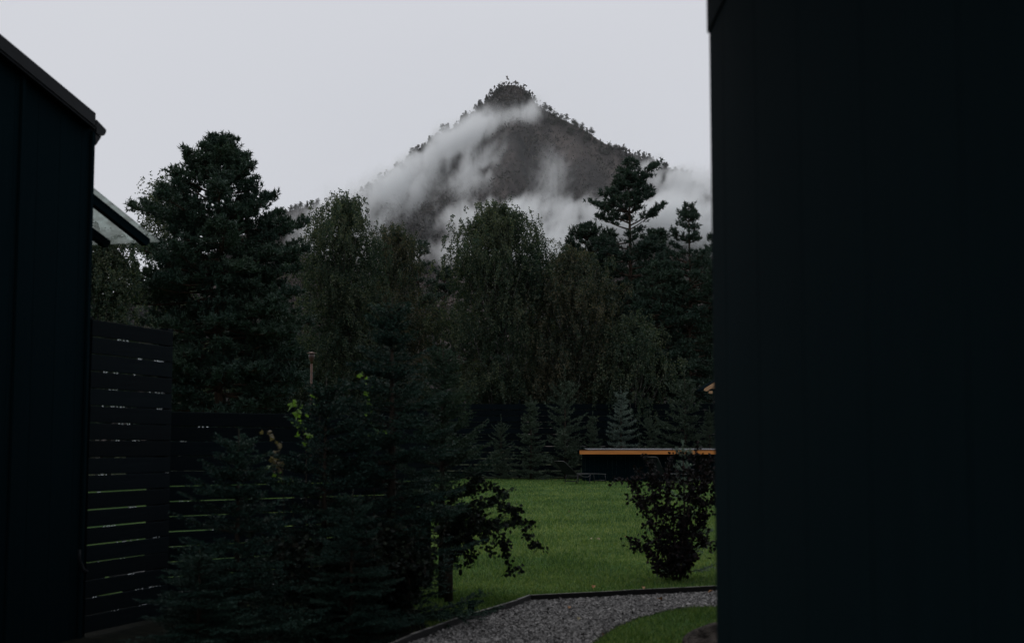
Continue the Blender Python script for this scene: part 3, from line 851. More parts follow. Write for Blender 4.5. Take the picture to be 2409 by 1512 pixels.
make_birch('birch_tree', 'rounded weeping birch standing under the mountain peak', 1172, 73, [(488, 1160, 1180), (520, 1120, 1205), (545, 1085, 1290), (580, 1070, 1304), (640, 1062, 1292), (720, 1050, 1280), (840, 1055, 1270), (950, 1090, 1240), (1010, 1140, 1200)], 25, lobes=165, strands=18)
make_birch('birch_tree', 'rusty olive birch in front of the right pines', 1345, 70.6 + 2.2, [(600, 1335, 1360), (630, 1290, 1405), (680, 1255, 1440), (760, 1240, 1455), (860, 1250, 1450), (960, 1290, 1400)], 26, lobes=130, strands=17, mat='autumn_leaves')
make_birch('birch_tree', 'bushy birch low in shade right of rusty birch', 1490, 71.5, [(760, 1470, 1510), (800, 1430, 1560), (870, 1400, 1600), (940, 1420, 1580), (1010, 1460, 1540)], 27, lobes=70, strands=14)
make_birch('birch_tree', 'low shaded birch behind the tip of the foreground spruce', 905, 72.5, [(690, 890, 920), (740, 840, 970), (830, 820, 990), (930, 840, 980), (1010, 870, 950)], 28, lobes=64, strands=14, mat='autumn_leaves')
make_birch('leafy_thicket', 'low dark thicket behind the rear fence under tallest pine', 530, 72.6, [(835, 480, 590), (870, 420, 640), (930, 390, 680), (1010, 400, 670)], 29, lobes=60, strands=14, group='low thickets behind the rear fence')
make_birch('leafy_thicket', 'low dark thicket behind the copper lamp pole', 720, 72.8, [(800, 690, 760), (850, 650, 800), (930, 630, 820), (1010, 650, 800)], 30, lobes=50, strands=14, group='low thickets behind the rear fence')
# second rank closing the wood
for q, (xt, Y, top, hw, lab) in enumerate([(430, 78, 640, 110, 'shadowy background pine seen low behind tallest left pine'), (720, 88, 700, 90, 'shadowy background pine between tallest pine and feathery birch'), (860, 90, 690, 95, 'shadowy background pine between the twin birches'),
                                      (1110, 90, 700, 95, 'shadowy background pine behind the weeping birch at left'), (1260, 90, 690, 95, 'shadowy background pine behind the weeping birch at right'), (1440, 92, 680, 100, 'shadowy background pine low behind the open-crowned pine'), (1600, 90, 660, 100, 'shadowy background pine low behind the spire pine'), (260, 74, 720, 110, 'shadowy background pine close behind black house corner')]):
    make_pine('pine_tree', lab, xt, Y, [(top, xt - 10, xt + 10), (top + 50, xt - hw * 0.55, xt + hw * 0.55), (top + 130, xt - hw, xt + hw), (930, xt - hw, xt + hw), (1040, xt - hw * 0.8, xt + hw * 0.8)], 40 + q, limbs=90, dens=0.8, z_low=0.5, group='shadowy second rank of pines')

# ------------------------------------------------------------------ spruces
def spruce_mesh(H, Rb, seed, whorl=0.16, nbr=10, needle=0.024, nw=0.0105, per_m=230, leader=0.25, twig_step=0.032, sub=0.44, z_low=0.05, droop=-0.15, inter=6, jag=0.25):
    r = np.random.default_rng(seed); rd = random.Random(seed)
    G = Geo(); P, D = [], []
    G.tube([(0, 0, -0.03), (0.01, 0, H * 0.5), (0, 0, H)], [0.016 * H, 0.009 * H, 0.003], 6)
    def twig(b, dv, l, dens=1.0):
        m_ = max(4, int(l * per_m * dens))
        s = r.random(m_)
        P.append(b + dv * (s * l)[:, None])
        D.append(unit(dv * 0.62 + unit(r.normal(size=(m_, 3)) + np.array([0, 0, 0.35])) * 0.8))
    z = z_low
    while z < H - leader * 0.7:
        f = z / H
        for kind in range(2):
            nn = nbr if kind == 0 else inter
            for q in range(nn):
                zz = z + (rd.uniform(0.02, whorl) if kind else rd.uniform(-0.02, 0.02))
                if zz > H - leader * 0.5: continue
                az = rd.uniform(0, 6.283)
                L1 = Rb * (1 - zz / (H * 1.02)) ** 0.8 * rd.uniform(1 - jag * 1.6, 1 + jag) * (1.0 if kind == 0 else 0.55) + 0.06 * H * 0.3
                el = droop + 0.95 * max(0, f - 0.35) + rd.uniform(-0.15, 0.15)
                ca, sa = math.cos(az), math.sin(az)
                s = np.linspace(0, 1, 5)
                pts = np.stack([ca * L1 * s * math.cos(el), sa * L1 * s * math.cos(el), zz + L1 * s * math.sin(el) + 0.22 * L1 * s ** 2.2], 1)
                G.tube(pts, np.linspace(0.004 * H * 0.5 * (1 - f) + 0.003, 0.0018, 5), 4)
                for k in range(4):
                    seg = pts[k + 1] - pts[k]; ls = np.linalg.norm(seg)
                    if k > 0 or f > 0.6: twig(pts[k], seg / ls, ls)
                ns = int(L1 / twig_step)
                for k in range(ns):
                    sv = 0.22 + 0.76 * (k + rd.random()) / max(1, ns)
                    b = np.array([np.interp(sv, s, pts[:, c]) for c in range(3)])
                    a2 = az + (1 if k % 2 else -1) * rd.uniform(0.65, 1.0)
                    l2 = sub * L1 * (1.08 - sv) * rd.uniform(0.7, 1.2) + 0.04
                    dv = unit(np.array([math.cos(a2), math.sin(a2), el * 0.6 + rd.uniform(-0.12, 0.3)]))
                    twig(b, dv, l2)
        z += whorl * (1.15 - 0.35 * f)
    # the leading shoot and its candles
    twig(np.array([0, 0, H - leader]), np.array([0, 0, 1.0]), leader, 1.2)
    for q in range(6):
        az = q * 1.05 + rd.uniform(-0.2, 0.2)
        dv = unit(np.array([math.cos(az) * 0.75, math.sin(az) * 0.75, 0.65]))
        G.tube([(0, 0, H - leader), np.array([0, 0, H - leader]) + dv * leader * 0.7], [0.004, 0.002], 4)
        twig(np.array([0, 0, H - leader]), dv, leader * 0.75, 1.2)
    P = np.vstack(P); D = np.vstack(D)
    V, F = blades(P, D, r.uniform(0.7, 1.25, len(P)) * needle, nw, r)
    return G.mesh('trunk', True), mesh('crown', V, F)

def put_spruce(label, meshes, X, Y, mat, group, rz=0, s=(1, 1, 1), name='spruce_tree'):
    t = thing(name, label, 'tree', (X, Y, 0), rz, group)
    t.scale = s
    a = obj('trunk', meshes[0], None, t)
    if not meshes[0].materials: meshes[0].materials.append(M['twig_bark'])
    c = bpy.data.objects.new('crown', meshes[1]); col.objects.link(c); c.parent = t
    if not meshes[1].materials: meshes[1].materials.append(None)
    c.material_slots[0].link = 'OBJECT'; c.material_slots[0].material = M[mat]
    return t

near_a = spruce_mesh(2.9, 0.78, 101)
near_b = spruce_mesh(2.0, 0.72, 102)
near_c = spruce_mesh(2.5, 0.80, 103, needle=0.022, sub=0.36, jag=0.35, droop=0.05, z_low=0.62)
def near_spruce(label, xt, ytop, Y, meshes, H, mat, rz, wid=1.0):
    p = at(xt, ytop, Y)
    s = p[2] / H
    return put_spruce(label, meshes, p[0], Y, mat, 'spruces in the foreground bed', rz, (s * wid, s * wid, s))
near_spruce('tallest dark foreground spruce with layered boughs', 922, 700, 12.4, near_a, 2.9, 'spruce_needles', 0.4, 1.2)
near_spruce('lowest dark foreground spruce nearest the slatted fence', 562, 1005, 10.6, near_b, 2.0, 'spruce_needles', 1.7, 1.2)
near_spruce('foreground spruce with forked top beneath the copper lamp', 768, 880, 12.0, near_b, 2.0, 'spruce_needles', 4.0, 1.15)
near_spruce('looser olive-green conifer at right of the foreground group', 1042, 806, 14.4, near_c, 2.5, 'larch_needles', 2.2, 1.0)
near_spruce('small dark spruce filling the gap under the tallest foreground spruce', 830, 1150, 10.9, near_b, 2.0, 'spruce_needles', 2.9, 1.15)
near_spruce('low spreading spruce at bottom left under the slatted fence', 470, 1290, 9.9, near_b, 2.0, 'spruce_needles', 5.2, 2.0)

far_a = spruce_mesh(4.0, 1.05, 111, whorl=0.26, nbr=7, needle=0.085, nw=0.034, per_m=75, leader=0.55, twig_step=0.10, sub=0.40, droop=-0.1)
far_b = spruce_mesh(4.0, 1.25, 112, whorl=0.30, nbr=6, needle=0.085, nw=0.032, per_m=70, leader=1.25, twig_step=0.11, sub=0.36, droop=0.05, jag=0.35)
def far_spruce(label, xt, ytop, Y, meshes, mat, rz, wid=1.0):
    p = at(xt, ytop, Y)
    s = p[2] / 4.0
    return put_spruce(label, meshes, p[0], Y, mat, 'young spruces at the end of the lawn', rz, (s * wid, s * wid, s))
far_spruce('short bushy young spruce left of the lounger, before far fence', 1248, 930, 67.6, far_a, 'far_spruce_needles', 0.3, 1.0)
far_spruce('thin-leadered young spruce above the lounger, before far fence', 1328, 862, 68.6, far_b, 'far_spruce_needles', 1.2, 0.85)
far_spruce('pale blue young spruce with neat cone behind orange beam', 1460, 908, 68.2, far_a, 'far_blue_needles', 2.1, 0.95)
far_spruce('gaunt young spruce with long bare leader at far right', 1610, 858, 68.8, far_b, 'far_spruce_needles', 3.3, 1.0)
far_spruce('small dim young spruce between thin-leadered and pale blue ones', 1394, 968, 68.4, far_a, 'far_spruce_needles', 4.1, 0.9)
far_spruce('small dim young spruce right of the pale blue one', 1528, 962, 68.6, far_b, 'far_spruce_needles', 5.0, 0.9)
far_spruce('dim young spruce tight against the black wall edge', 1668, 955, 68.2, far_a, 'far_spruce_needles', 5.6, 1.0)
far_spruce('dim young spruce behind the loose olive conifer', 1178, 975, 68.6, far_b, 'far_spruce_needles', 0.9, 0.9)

# young blue spruce standing behind the purple shrub
SY_BLUE = ground_at(1588, 1366)[1] + 0.38
blue = spruce_mesh(1.4, 0.30, 121, whorl=0.17, nbr=6, needle=0.03, nw=0.008, per_m=330, leader=0.17, twig_step=0.06, sub=0.36, droop=0.05, inter=0)
p = at(1606, 1036, SY_BLUE)
put_spruce('young silver-blue spruce tip rising behind purple shrub', blue, p[0], SY_BLUE, 'blue_needles', None, 0.5, (p[2] / 1.4,) * 3)

# ------------------------------------------------------------------ leafy shrubs
def shrub(name, label, cat, base, stems, seed, mat, leaf, per_m, sub_n, sub_l, stem_r=0.008, spread=0.03, hang=0.0, trunk=None):
    """stems: lists of points (base-relative)"""
    r = np.random.default_rng(seed); rd = random.Random(seed)
    t = thing(name, label, cat, tuple(base))
    G = Geo(); P, D = [], []
    def along(pts, lo, n_):
        pts = np.asarray(pts, float); m_ = len(pts)
        u = r.uniform(lo, 1.0, n_)
        q = np.stack([np.interp(u, np.linspace(0, 1, m_), pts[:, k]) for k in range(3)], 1)
        return q
    for ctrl in stems:
        ctrl = np.asarray(ctrl, float)
        u = np.linspace(0, 1, len(ctrl)); uu = np.linspace(0, 1, 9)
        pts = np.stack([np.interp(uu, u, ctrl[:, k]) for k in range(3)], 1)
        pts[1:-1] = (pts[:-2] + 2 * pts[1:-1] + pts[2:]) / 4
        pts[1:] += r.normal(size=(8, 3)) * 0.012
        Ls = np.linalg.norm(np.diff(pts, axis=0), axis=1).sum()
        G.tube(pts, np.linspace(stem_r, stem_r * 0.3, 9), 5)
        n_ = int(Ls * per_m)
        q = along(pts, 0.22, n_)
        P.append(q + r.normal(size=q.shape) * spread); D.append(r.normal(size=q.shape) + [0, 0, -hang])
        for k in range(sub_n):
            b = along(pts, 0.2, 1)[0]
            dv = unit(r.normal(size=3) * [1, 1, 0.5] + np.array([0, 0, 0.55 - hang]))
            l2 = sub_l * rd.uniform(0.5, 1.2)
            e = b + dv * l2 + np.array([0, 0, -hang * 0.3 * l2])
            G.tube([b, (b + e) / 2 + [0, 0, 0.02], e], [0.004, 0.003, 0.0015], 3)
            q = along([b, (b + e) / 2 + [0, 0, 0.02], e], 0.15, int(l2 * per_m * 1.1) + 2)
            P.append(q + r.normal(size=q.shape) * spread); D.append(r.normal(size=q.shape) + dv * 0.6 + [0, 0, -hang])
    if trunk is not None:
        G.tube(trunk[0], trunk[1], 8)
    G.build('stems', M['twig_bark'], t, True)
    P = np.vstack(P); D = np.vstack(D)
    n_ = len(P)
    Dn = unit(D); S = perp(Dn, r); Nn = np.cross(Dn, S)
    L_ = (r.uniform(0.7, 1.25, n_) * leaf)[:, None]; W_ = L_ * 0.78
    # six-sided leaf blades with a raised fold
    V = np.stack([P, P + Dn * L_ * 0.3 + S * W_ * 0.5 + Nn * W_ * 0.12, P + Dn * L_ * 0.68 + S * W_ * 0.4 + Nn * W_ * 0.1, P + Dn * L_, P + Dn * L_ * 0.68 - S * W_ * 0.4 + Nn * W_ * 0.1, P + Dn * L_ * 0.3 - S * W_ * 0.5 + Nn * W_ * 0.12], 1).reshape(-1, 3)
    b = np.arange(n_)[:, None] * 6
    obj('foliage', mesh('foliage', V, np.concatenate([b + [[0, 1, 2, 3]], b + [[0, 3, 4, 5]]])), M[mat], t)
    return t

def rel(base, pts, Y):                  # picture points at depth Y relative to a base
    return [at(x, y, Y + dy) - np.asarray(base) for x, y, dy in pts]

SB = ground_at(1588, 1366)
SY = SB[1]
stems = [rel(SB, [(1588, 1366, 0), (1580, 1290, 0), (1560, 1200, -.1), (1545, 1115, -.1)], SY), rel(SB, [(1592, 1366, 0), (1600, 1280, .1), (1600, 1190, .1), (1590, 1100, .1)], SY),
         rel(SB, [(1596, 1366, 0), (1620, 1280, 0), (1650, 1200, 0), (1662, 1110, .1)], SY), rel(SB, [(1585, 1366, 0), (1555, 1290, -.1), (1530, 1220, -.1), (1498, 1180, -.1)], SY),
         rel(SB, [(1585, 1366, 0), (1545, 1270, .1), (1515, 1180, .2), (1473, 1126, .2)], SY), rel(SB, [(1598, 1366, 0), (1625, 1310, .1), (1650, 1260, .1), (1672, 1300, .1)], SY),
         rel(SB, [(1590, 1366, 0), (1605, 1250, -.2), (1630, 1160, -.2), (1640, 1085, -.2)], SY), rel(SB, [(1590, 1366, 0), (1585, 1240, .2), (1570, 1160, .2), (1575, 1095, .2)], SY),
         rel(SB, [(1583, 1366, 0), (1550, 1320, 0), (1530, 1290, 0), (1508, 1290, 0)], SY), rel(SB, [(1600, 1366, 0), (1640, 1230, 0), (1680, 1170, 0), (1690, 1120, 0)], SY),
         rel(SB, [(1586, 1366, 0), (1560, 1250, .1), (1530, 1150, .1), (1530, 1098, .1)], SY), rel(SB, [(1590, 1366, 0), (1610, 1220, .1), (1650, 1150, .1), (1668, 1080, .1)], SY)]
stems += [rel(SB, [(1586, 1366, 0), (1565, 1340, -.1), (1548, 1325, -.1), (1545, 1350, -.1)], SY), rel(SB, [(1592, 1366, 0), (1600, 1335, -.2), (1615, 1310, -.2), (1622, 1350, -.2)], SY), rel(SB, [(1588, 1366, 0), (1580, 1320, -.2), (1572, 1290, -.2)], SY), rel(SB, [(1590, 1366, 0), (1600, 1310, .1), (1605, 1280, .1)], SY)]
shrub('purple_shrub', 'dark purple-leaved shrub standing on the lawn by black wall', 'shrub', SB, stems, 201, 'purple_leaves', 0.044, 92, 11, 0.26, 0.007, 0.022)
# bare rod leaning out of it is the fifth stem

WB = ground_at(1055, 1416)
WY = WB[1]
stems = [rel(WB, [(1055, 1416, 0), (1058, 1280, 0), (1090, 1180, -.1), (1160, 1165, -.2), (1215, 1200, -.2), (1252, 1280, -.2)], WY), rel(WB, [(1055, 1416, 0), (1060, 1290, 0), (1100, 1210, -.1), (1165, 1225, -.2), (1190, 1290, -.2), (1203, 1348, -.2)], WY),
         rel(WB, [(1055, 1416, 0), (1050, 1270, 0), (1075, 1190, .1), (1120, 1200, .2), (1150, 1260, .2)], WY), rel(WB, [(1055, 1416, 0), (1062, 1300, 0), (1085, 1250, -.1), (1120, 1270, -.2), (1095, 1330, -.2)], WY),
         rel(WB, [(1055, 1416, 0), (1050, 1250, 0), (1020, 1180, -.1), (990, 1210, -.2), (985, 1300, -.2)], WY), rel(WB, [(1055, 1416, 0), (1052, 1250, 0), (1060, 1150, .1), (1110, 1120, .2), (1170, 1140, .2), (1195, 1170, .2)], WY),
         rel(WB, [(1055, 1416, 0), (1055, 1260, 0), (1070, 1200, -.2), (1110, 1200, -.3), (1145, 1290, -.3)], WY)]
shrub('weeping_tree', 'small weeping tree with dark round leaves drooping over lawn', 'tree', WB, stems, 202, 'dark_leaves', 0.042, 150, 8, 0.16, 0.006, 0.022, hang=0.7,
      trunk=([(0, 0, -0.03), (0.005, 0, 0.3), (0, 0, 0.75)], [0.045, 0.036, 0.022]))
# the thick undergrowth of the bed
for label, x, y, Yd, w_, h_, sd in (('dark leafy bush under the foreground spruces left of weeping tree', 930, 1320, 11.6, 0.40, 0.85, 211), ('dark leafy bush low at the bottom among foreground spruces', 800, 1420, 11.4, 0.75, 0.75, 212)):
    b = at(x, y, Yd); b[2] = 0
    r_ = random.Random(sd)
    stems = [[(0, 0, 0), (r_.uniform(-.5, .5) * w_, r_.uniform(-.4, .4) * w_, h_ * .5), (r_.uniform(-1, 1) * w_, r_.uniform(-.7, .7) * w_, h_ * r_.uniform(.6, 1.1))] for _ in range(14)]
    shrub('leafy_bush', label, 'bush', b, stems, sd, 'dark_leaves', 0.042, 80, 8, 0.2, 0.006, 0.03)

# bright vines among the spruces
def vine(label, pts, Y, seed, mat, leaf=0.047, per_m=34):
    base = at(pts[-1][0], 1400, Y); base[2] = 0
    stem = [at(x, y, Y) - base for x, y in reversed(pts)]
    stem = [np.zeros(3)] + stem
    r = np.random.default_rng(seed)
    t = thing('climbing_vine', label, 'vine', tuple(base))
    s = np.asarray(stem)
    u = np.linspace(0, 1, len(s)); uu = np.linspace(0, 1, 16)
    c = np.stack([np.interp(uu, u, s[:, k]) for k in range(3)], 1)
    Geo().tube(c, np.linspace(0.006, 0.002, 16), 5).build('stem', M['twig_bark'], t, True)
    # leaves only on the upper, lit part
    top = [np.asarray(a) for a in stem[1:]]
    Lt = sum(np.linalg.norm(top[k + 1] - top[k]) for k in range(len(top) - 1))
    n_ = max(8, int(Lt * per_m)); uu = r.uniform(0, 1, n_)
    tp = np.asarray(top)
    q = np.stack([np.interp(uu, np.linspace(0, 1, len(tp)), tp[:, k]) for k in range(3)], 1) + r.normal(size=(n_, 3)) * [0.03, 0.03, 0.02]
    dv = unit(r.normal(size=(n_, 3)) * [1, 0.6, 0.7] + [0, -0.2, -0.25])
    S = unit(np.cross(dv, r.normal(size=(n_, 3)) * 0.5 + [0, -1, 0.5])); N_ = np.cross(dv, S)
    L_ = r.uniform(0.6, 1.25, n_)[:, None] * leaf
    shp = [(0, 0), (-0.12, 0.42), (0.22, 0.26), (0.30, 0.60), (0.52, 0.28), (1.0, 0.0), (0.52, -0.28), (0.30, -0.60), (0.22, -0.26), (-0.12, -0.42)]
    for k in range(n_):
        V = np.array([q[k] + dv[k] * a * L_[k] + S[k] * b * L_[k] + N_[k] * abs(b) * 0.35 * L_[k] for a, b in shp])
        o = Geo().add(V, None, [[0, 1, 2], [0, 2, 3], [0, 3, 4], [0, 4, 5], [0, 5, 6], [0, 6, 7], [0, 7, 8], [0, 8, 9]]).build('leaf', M[mat], t)
vine('bright green vine tip at left of the forked spruce', [(690, 940), (705, 960), (698, 985), (712, 1010), (720, 1050)], 13.4, 301, 'vine_leaves', per_m=70)
vine('bright green vine strand hanging beside tallest foreground spruce', [(848, 872), (872, 912), (862, 940), (880, 975), (892, 1012), (880, 1040)], 13.3, 302, 'vine_leaves', per_m=34)
vine('rusty reddish vine strand reaching left over the lowest spruce', [(628, 1012), (645, 1030), (652, 1050), (658, 1072), (650, 1088), (668, 1110)], 11.8, 303, 'rust_leaves', per_m=62)
vine('yellow-green vine clump low between two foreground spruces', [(630, 1104), (650, 1108), (660, 1125), (690, 1140)], 12.0, 304, 'vine_leaves', leaf=0.05, per_m=45)
vine('small green vine sprig beneath the copper lamp pole', [(726, 932), (740, 938), (748, 955), (752, 990)], 13.3, 305, 'vine_leaves', leaf=0.045, per_m=34)

# ------------------------------------------------------------------ path, edging, gravel
kerb = [ground_at(x, y) for x, y in ((830, 1575), (965, 1513), (1092, 1466), (1216, 1427), (1246, 1415), (1462, 1404), (1680, 1393), (1800, 1388))]
edge = [ground_at(x, y) for x, y in ((1300, 1580), (1372, 1530), (1412, 1500), (1452, 1475), (1502, 1453), (1562, 1438), (1622, 1431), (1690, 1425), (1800, 1419))]
poly = [k * np.array([1, 1, 0]) for k in kerb] + [e * np.array([1, 1, 0]) for e in reversed(edge)]
poly = [p_ + np.array([0, 0, 0.006]) for p_ in poly]
kx = np.array([k[0] for k in kerb]); ky = np.array([k[1] for k in kerb])
ex = np.array([k[0] for k in edge]); ey = np.array([k[1] for k in edge])
# the path as strips between the two edges
XS = np.linspace(max(kx[0], ex[0]) - 0.0, min(kx[-1], ex[-1]), 60)
XS = np.linspace(kx[0], min(kx[-1], ex[-1]), 70)
lo_y = np.where(XS < ex[0], ey[0], np.interp(XS, ex, ey)); hi_y = np.interp(XS, kx, ky)
V = np.concatenate([np.stack([XS, lo_y, np.full(70, 0.005)], 1), np.stack([XS, hi_y, np.full(70, 0.005)], 1)])
j = np.arange(69)
tag(obj('path', mesh('path', V, np.stack([j, j + 1, j + 71, j + 70], 1)), M['gravel_bed']), 'grey gravel garden path bending round the lawn', kind='structure')
def on_path(x, y):
    lo = np.where(x < ex[0], ey[0], np.interp(x, ex, ey))
    return (y < np.interp(x, kx, ky) - 0.02) & (y > lo + 0.05 * np.sin(x * 9)) & (x > kx[0])
n = 90000
px = rng.uniform(kx[0], kx[-1], n); py = rng.uniform(9.2, 15.2, n)
k = on_path(px, py); px, py = px[k][:24000], py[k][:24000]
n = len(px)
octa = np.array([(1, 0, 0), (-1, 0, 0), (0, 1, 0), (0, -1, 0), (0.1, 0.1, 1), (0, 0, -1)], float)
tri = np.array([[0, 2, 4], [2, 1, 4], [1, 3, 4], [3, 0, 4], [2, 0, 5], [1, 2, 5], [3, 1, 5], [0, 3, 5]])
sz_ = rng.uniform(0.007, 0.0155, n) * (1 + 0.5 * (rng.random(n) > 0.93))
a = rng.uniform(0, 6.283, n); ti = rng.normal(size=(n, 2)) * 0.4
W = octa[None] * (rng.uniform(0.65, 1.3, (n, 6, 1))) * np.stack([sz_ * rng.uniform(0.8, 1.4, n), sz_ * rng.uniform(0.7, 1.1, n), sz_ * rng.uniform(0.45, 0.8, n)], 1)[:, None]
ca, sa = np.cos(a)[:, None], np.sin(a)[:, None]
W = np.stack([W[..., 0] * ca - W[..., 1] * sa, W[..., 0] * sa + W[..., 1] * ca, W[..., 2] + W[..., 0] * ti[:, :1] + W[..., 1] * ti[:, 1:]], -1)
W += np.stack([px, py, 0.006 + sz_ * 0.35 + rng.random(n) * 0.008], 1)[:, None]
tag(obj('gravel', mesh('gravel', W.reshape(-1, 3), (tri[None] + (np.arange(n) * 6)[:, None, None]).reshape(-1, 3)), M['gravel']), 'loose grey gravel stones covering the path', kind='stuff')
labs = ['timber edging board at lower left end of gravel path', 'long timber edging board left of the path bend', 'timber edging board running up to the path bend', 'short timber edging board at bend of gravel path', 'long timber edging board right of the path bend', 'timber edging board below the purple shrub', 'timber edging board behind the black wall edge']
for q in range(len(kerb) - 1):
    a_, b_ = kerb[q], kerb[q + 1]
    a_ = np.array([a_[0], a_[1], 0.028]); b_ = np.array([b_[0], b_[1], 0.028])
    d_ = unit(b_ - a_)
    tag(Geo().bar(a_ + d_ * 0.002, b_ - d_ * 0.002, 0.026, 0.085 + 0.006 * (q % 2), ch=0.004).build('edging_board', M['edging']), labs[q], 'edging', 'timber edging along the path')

# ------------------------------------------------------------------ grass
def grass_patch(n, y0, y1, xl, xr, seed, hs=(0.025, 0.055), near=False):
    r = np.random.default_rng(seed)
    yy = r.uniform(y0, y1, n); xx = r.uniform(xl, xr, n)
    d = FWD[None] * FPX + RGT[None] * (xx - CX)[:, None] + UPV[None] * (CY - yy)[:, None]
    P = EYE + d * (-CAM_Z / d[:, 2])[:, None]
    P[:, 2] = 0
    # scatter in depth so that rows do not line up
    P[:, 1] += r.normal(size=n) * 0.01 * P[:, 1]
    return P
P = np.vstack([grass_patch(185000, 1126.5, 1440, 560, 1760, 1), grass_patch(60000, 1400, 1560, 820, 1800, 2)])
inside_path = (P[:, 1] < np.interp(P[:, 0], kx, ky) + 0.03) & (P[:, 1] > np.where(P[:, 0] < ex[0], ey[0], np.interp(P[:, 0], ex, ey)) - 0.0) & (P[:, 0] > kx[0])
P = P[~inside_path & (P[:, 1] < 68.5) & (~in_bed(P[:, 0], P[:, 1]) | (rng.random(len(P)) < 0.03))]
n = len(P)
dist = P[:, 1]
tuft = vnoise(P[:, 0] * 3 + 40, P[:, 1] * 1.5, 21)
big = vnoise(P[:, 0] * 0.5 + 10, P[:, 1] * 0.35, 22)
Hh = rng.uniform(0.022, 0.05, n) * (0.7 + 0.7 * tuft) * (0.8 + 0.4 * big) * np.clip(dist / 16, 0.95, 1.7)
D = unit(rng.normal(size=(n, 3)) * [0.55, 0.55, 0.1] + [0, 0, 1.0])
V, F = blades(P, D, Hh, 0.0056 * np.clip(dist / 13, 1, 5.2), rng)
tag(obj('grass', mesh('grass', V, F), M['grass']), 'short green grass blades of the mown lawn', kind='stuff')

# fallen leaves
lf = Geo()
shp = [(0, 0), (0.25, 0.28), (0.55, 0.36), (1.0, 0.0), (0.55, -0.36), (0.25, -0.28)]
lf.add([(x * 0.06, y * 0.06, 0.012 + 0.02 * abs(y) + 0.012 * math.sin(x * 3)) for x, y in shp], None, [[0, 1, 2], [0, 2, 3], [0, 3, 4], [0, 4, 5]])
leaf_o = lf.mesh('fallen_leaf'); leaf_p = lf.mesh('fallen_leaf')
leaf_o.materials.append(M['fallen_leaf']); leaf_p.materials.append(M['pale_leaf'])
rl = random.Random(5)
for x, y, me, lab, s in ((1388, 1271, leaf_p, 'pale fallen leaf on open lawn, left of a close pair', 1.3), (1402, 1273, leaf_p, 'pale fallen leaf on open lawn, right of a close pair', 1.6), (1335, 1208, leaf_p, 'small pale fallen leaf far out on the lawn', 1.6),
                      (1496, 1291, leaf_o, 'tan fallen leaf on lawn just left of purple shrub', 1.2), (1475, 1270, leaf_o, 'tan fallen leaf farther left of the purple shrub', 1.2), (1395, 1392, leaf_o, 'orange fallen leaf on grass above the path bend', 1.2), (1510, 1388, leaf_o, 'orange fallen leaf on grass near edging below the shrub', 1.2),
                      (1548, 1418, leaf_o, 'red-orange fallen leaf lying against the edging board', 1.6), (1666, 1403, leaf_o, 'yellow fallen leaf on gravel at the black wall', 1.2), (1336, 1440, leaf_o, 'small orange leaf on gravel under the path bend', 1.0), (1420, 1502, leaf_o, 'orange leaf at grass edge bottom of the path', 1.0), (1118, 1427, leaf_o, 'brown fallen leaf beside the short garden stake', 1.0), (1362, 1461, leaf_p, 'pale fallen leaf in the middle of the gravel', 0.9)):
    p_ = ground_at(x, y)
    o = obj('fallen_leaf', me); o.location = (p_[0], p_[1], 0.03); o.scale = (s * 0.8,) * 3; o.rotation_euler = (rl.uniform(-.5, .5), rl.uniform(-.5, .5), rl.uniform(0, 6.3))
    tag(o, lab, 'leaf', 'fallen leaves')

# short stake beside the weeping tree
p_ = ground_at(1107, 1446)
t = thing('garden_stake', 'short black stake standing in grass beside the path', 'stake', (p_[0], p_[1], 0))
Geo().bar((0, 0, -0.02), (0.006, 0, 0.115), 0.06, 0.05, up=(0, 1, 0), ch=0.006).build('shaft', M['black_timber'], t)
Geo().bar((0.006, 0, 0.115), (0.0065, 0, 0.127), 0.066, 0.056, up=(0, 1, 0), ch=0.004).build('cap', M['black_timber'], t)

# boulder at the lower right
bme = bpy.data.meshes.new('boulder')
import bmesh
bm = bmesh.new()
bmesh.ops.create_icosphere(bm, subdivisions=4, radius=1)
for v in bm.verts:
    c = v.co
    k1 = vnoise(np.array([c.x * 1.7 + 5]), np.array([c.y * 1.7 + c.z * 1.3 + 9]), 31)[0]; k2 = vnoise(np.array([c.x * 5 + 5]), np.array([c.y * 5 + c.z * 4 + 9]), 32)[0]
    v.co = c * (0.72 + 0.45 * k1 + 0.16 * k2)
bm.to_mesh(bme); bm.free()
bme.polygons.foreach_set('use_smooth', [True] * len(bme.polygons))
b_ = obj('boulder', bme, M['boulder'])
p_ = ground_at(1690, 1524)
b_.location = (p_[0] + 0.09, p_[1] - 0.1, 0.02); b_.scale = (0.33, 0.30, 0.17)
tag(b_, 'brown-grey boulder at the foot of the black wall', 'boulder')

# ------------------------------------------------------------------ low structure with the orange edge, loungers, gazebo, lamp
SYY = 63.0
x0 = at(1363, 1064, SYY)[0]; x1 = x0 + 7.4
ztop = at(1363, 1057.5, SYY)[2]; zb = at(1363, 1068, SYY)[2]
t = thing('low_shelter', 'long low dark garden structure with orange timber edge along top', 'shelter', (x0, SYY, 0))
Geo().box((0, 0, zb), (x1 - x0, 0.05, ztop - 0.015), ch=0.006).build('fascia', M['orange_timber'], t)
Geo().box((-0.03, -0.02, ztop - 0.012), (x1 - x0, 3.2, ztop + 0.004)).build('roof_edge', M['black_metal'], t)
o = Geo()
o.prism([(0.34, 0.02, ztop + 0.008), (x1 - x0, 0.02, ztop + 0.008), (x1 - x0, 3.0, ztop + 0.05), (0.34, 3.0, ztop + 0.05)], (0, 0, 0.016)).build('roof_sheet', M['wet_sheet'], t)
Geo().box((0.06, 0.06, zb + 0.01), (x1 - x0, 3.1, ztop - 0.02)).build('roof_slab', M['black_timber'], t)
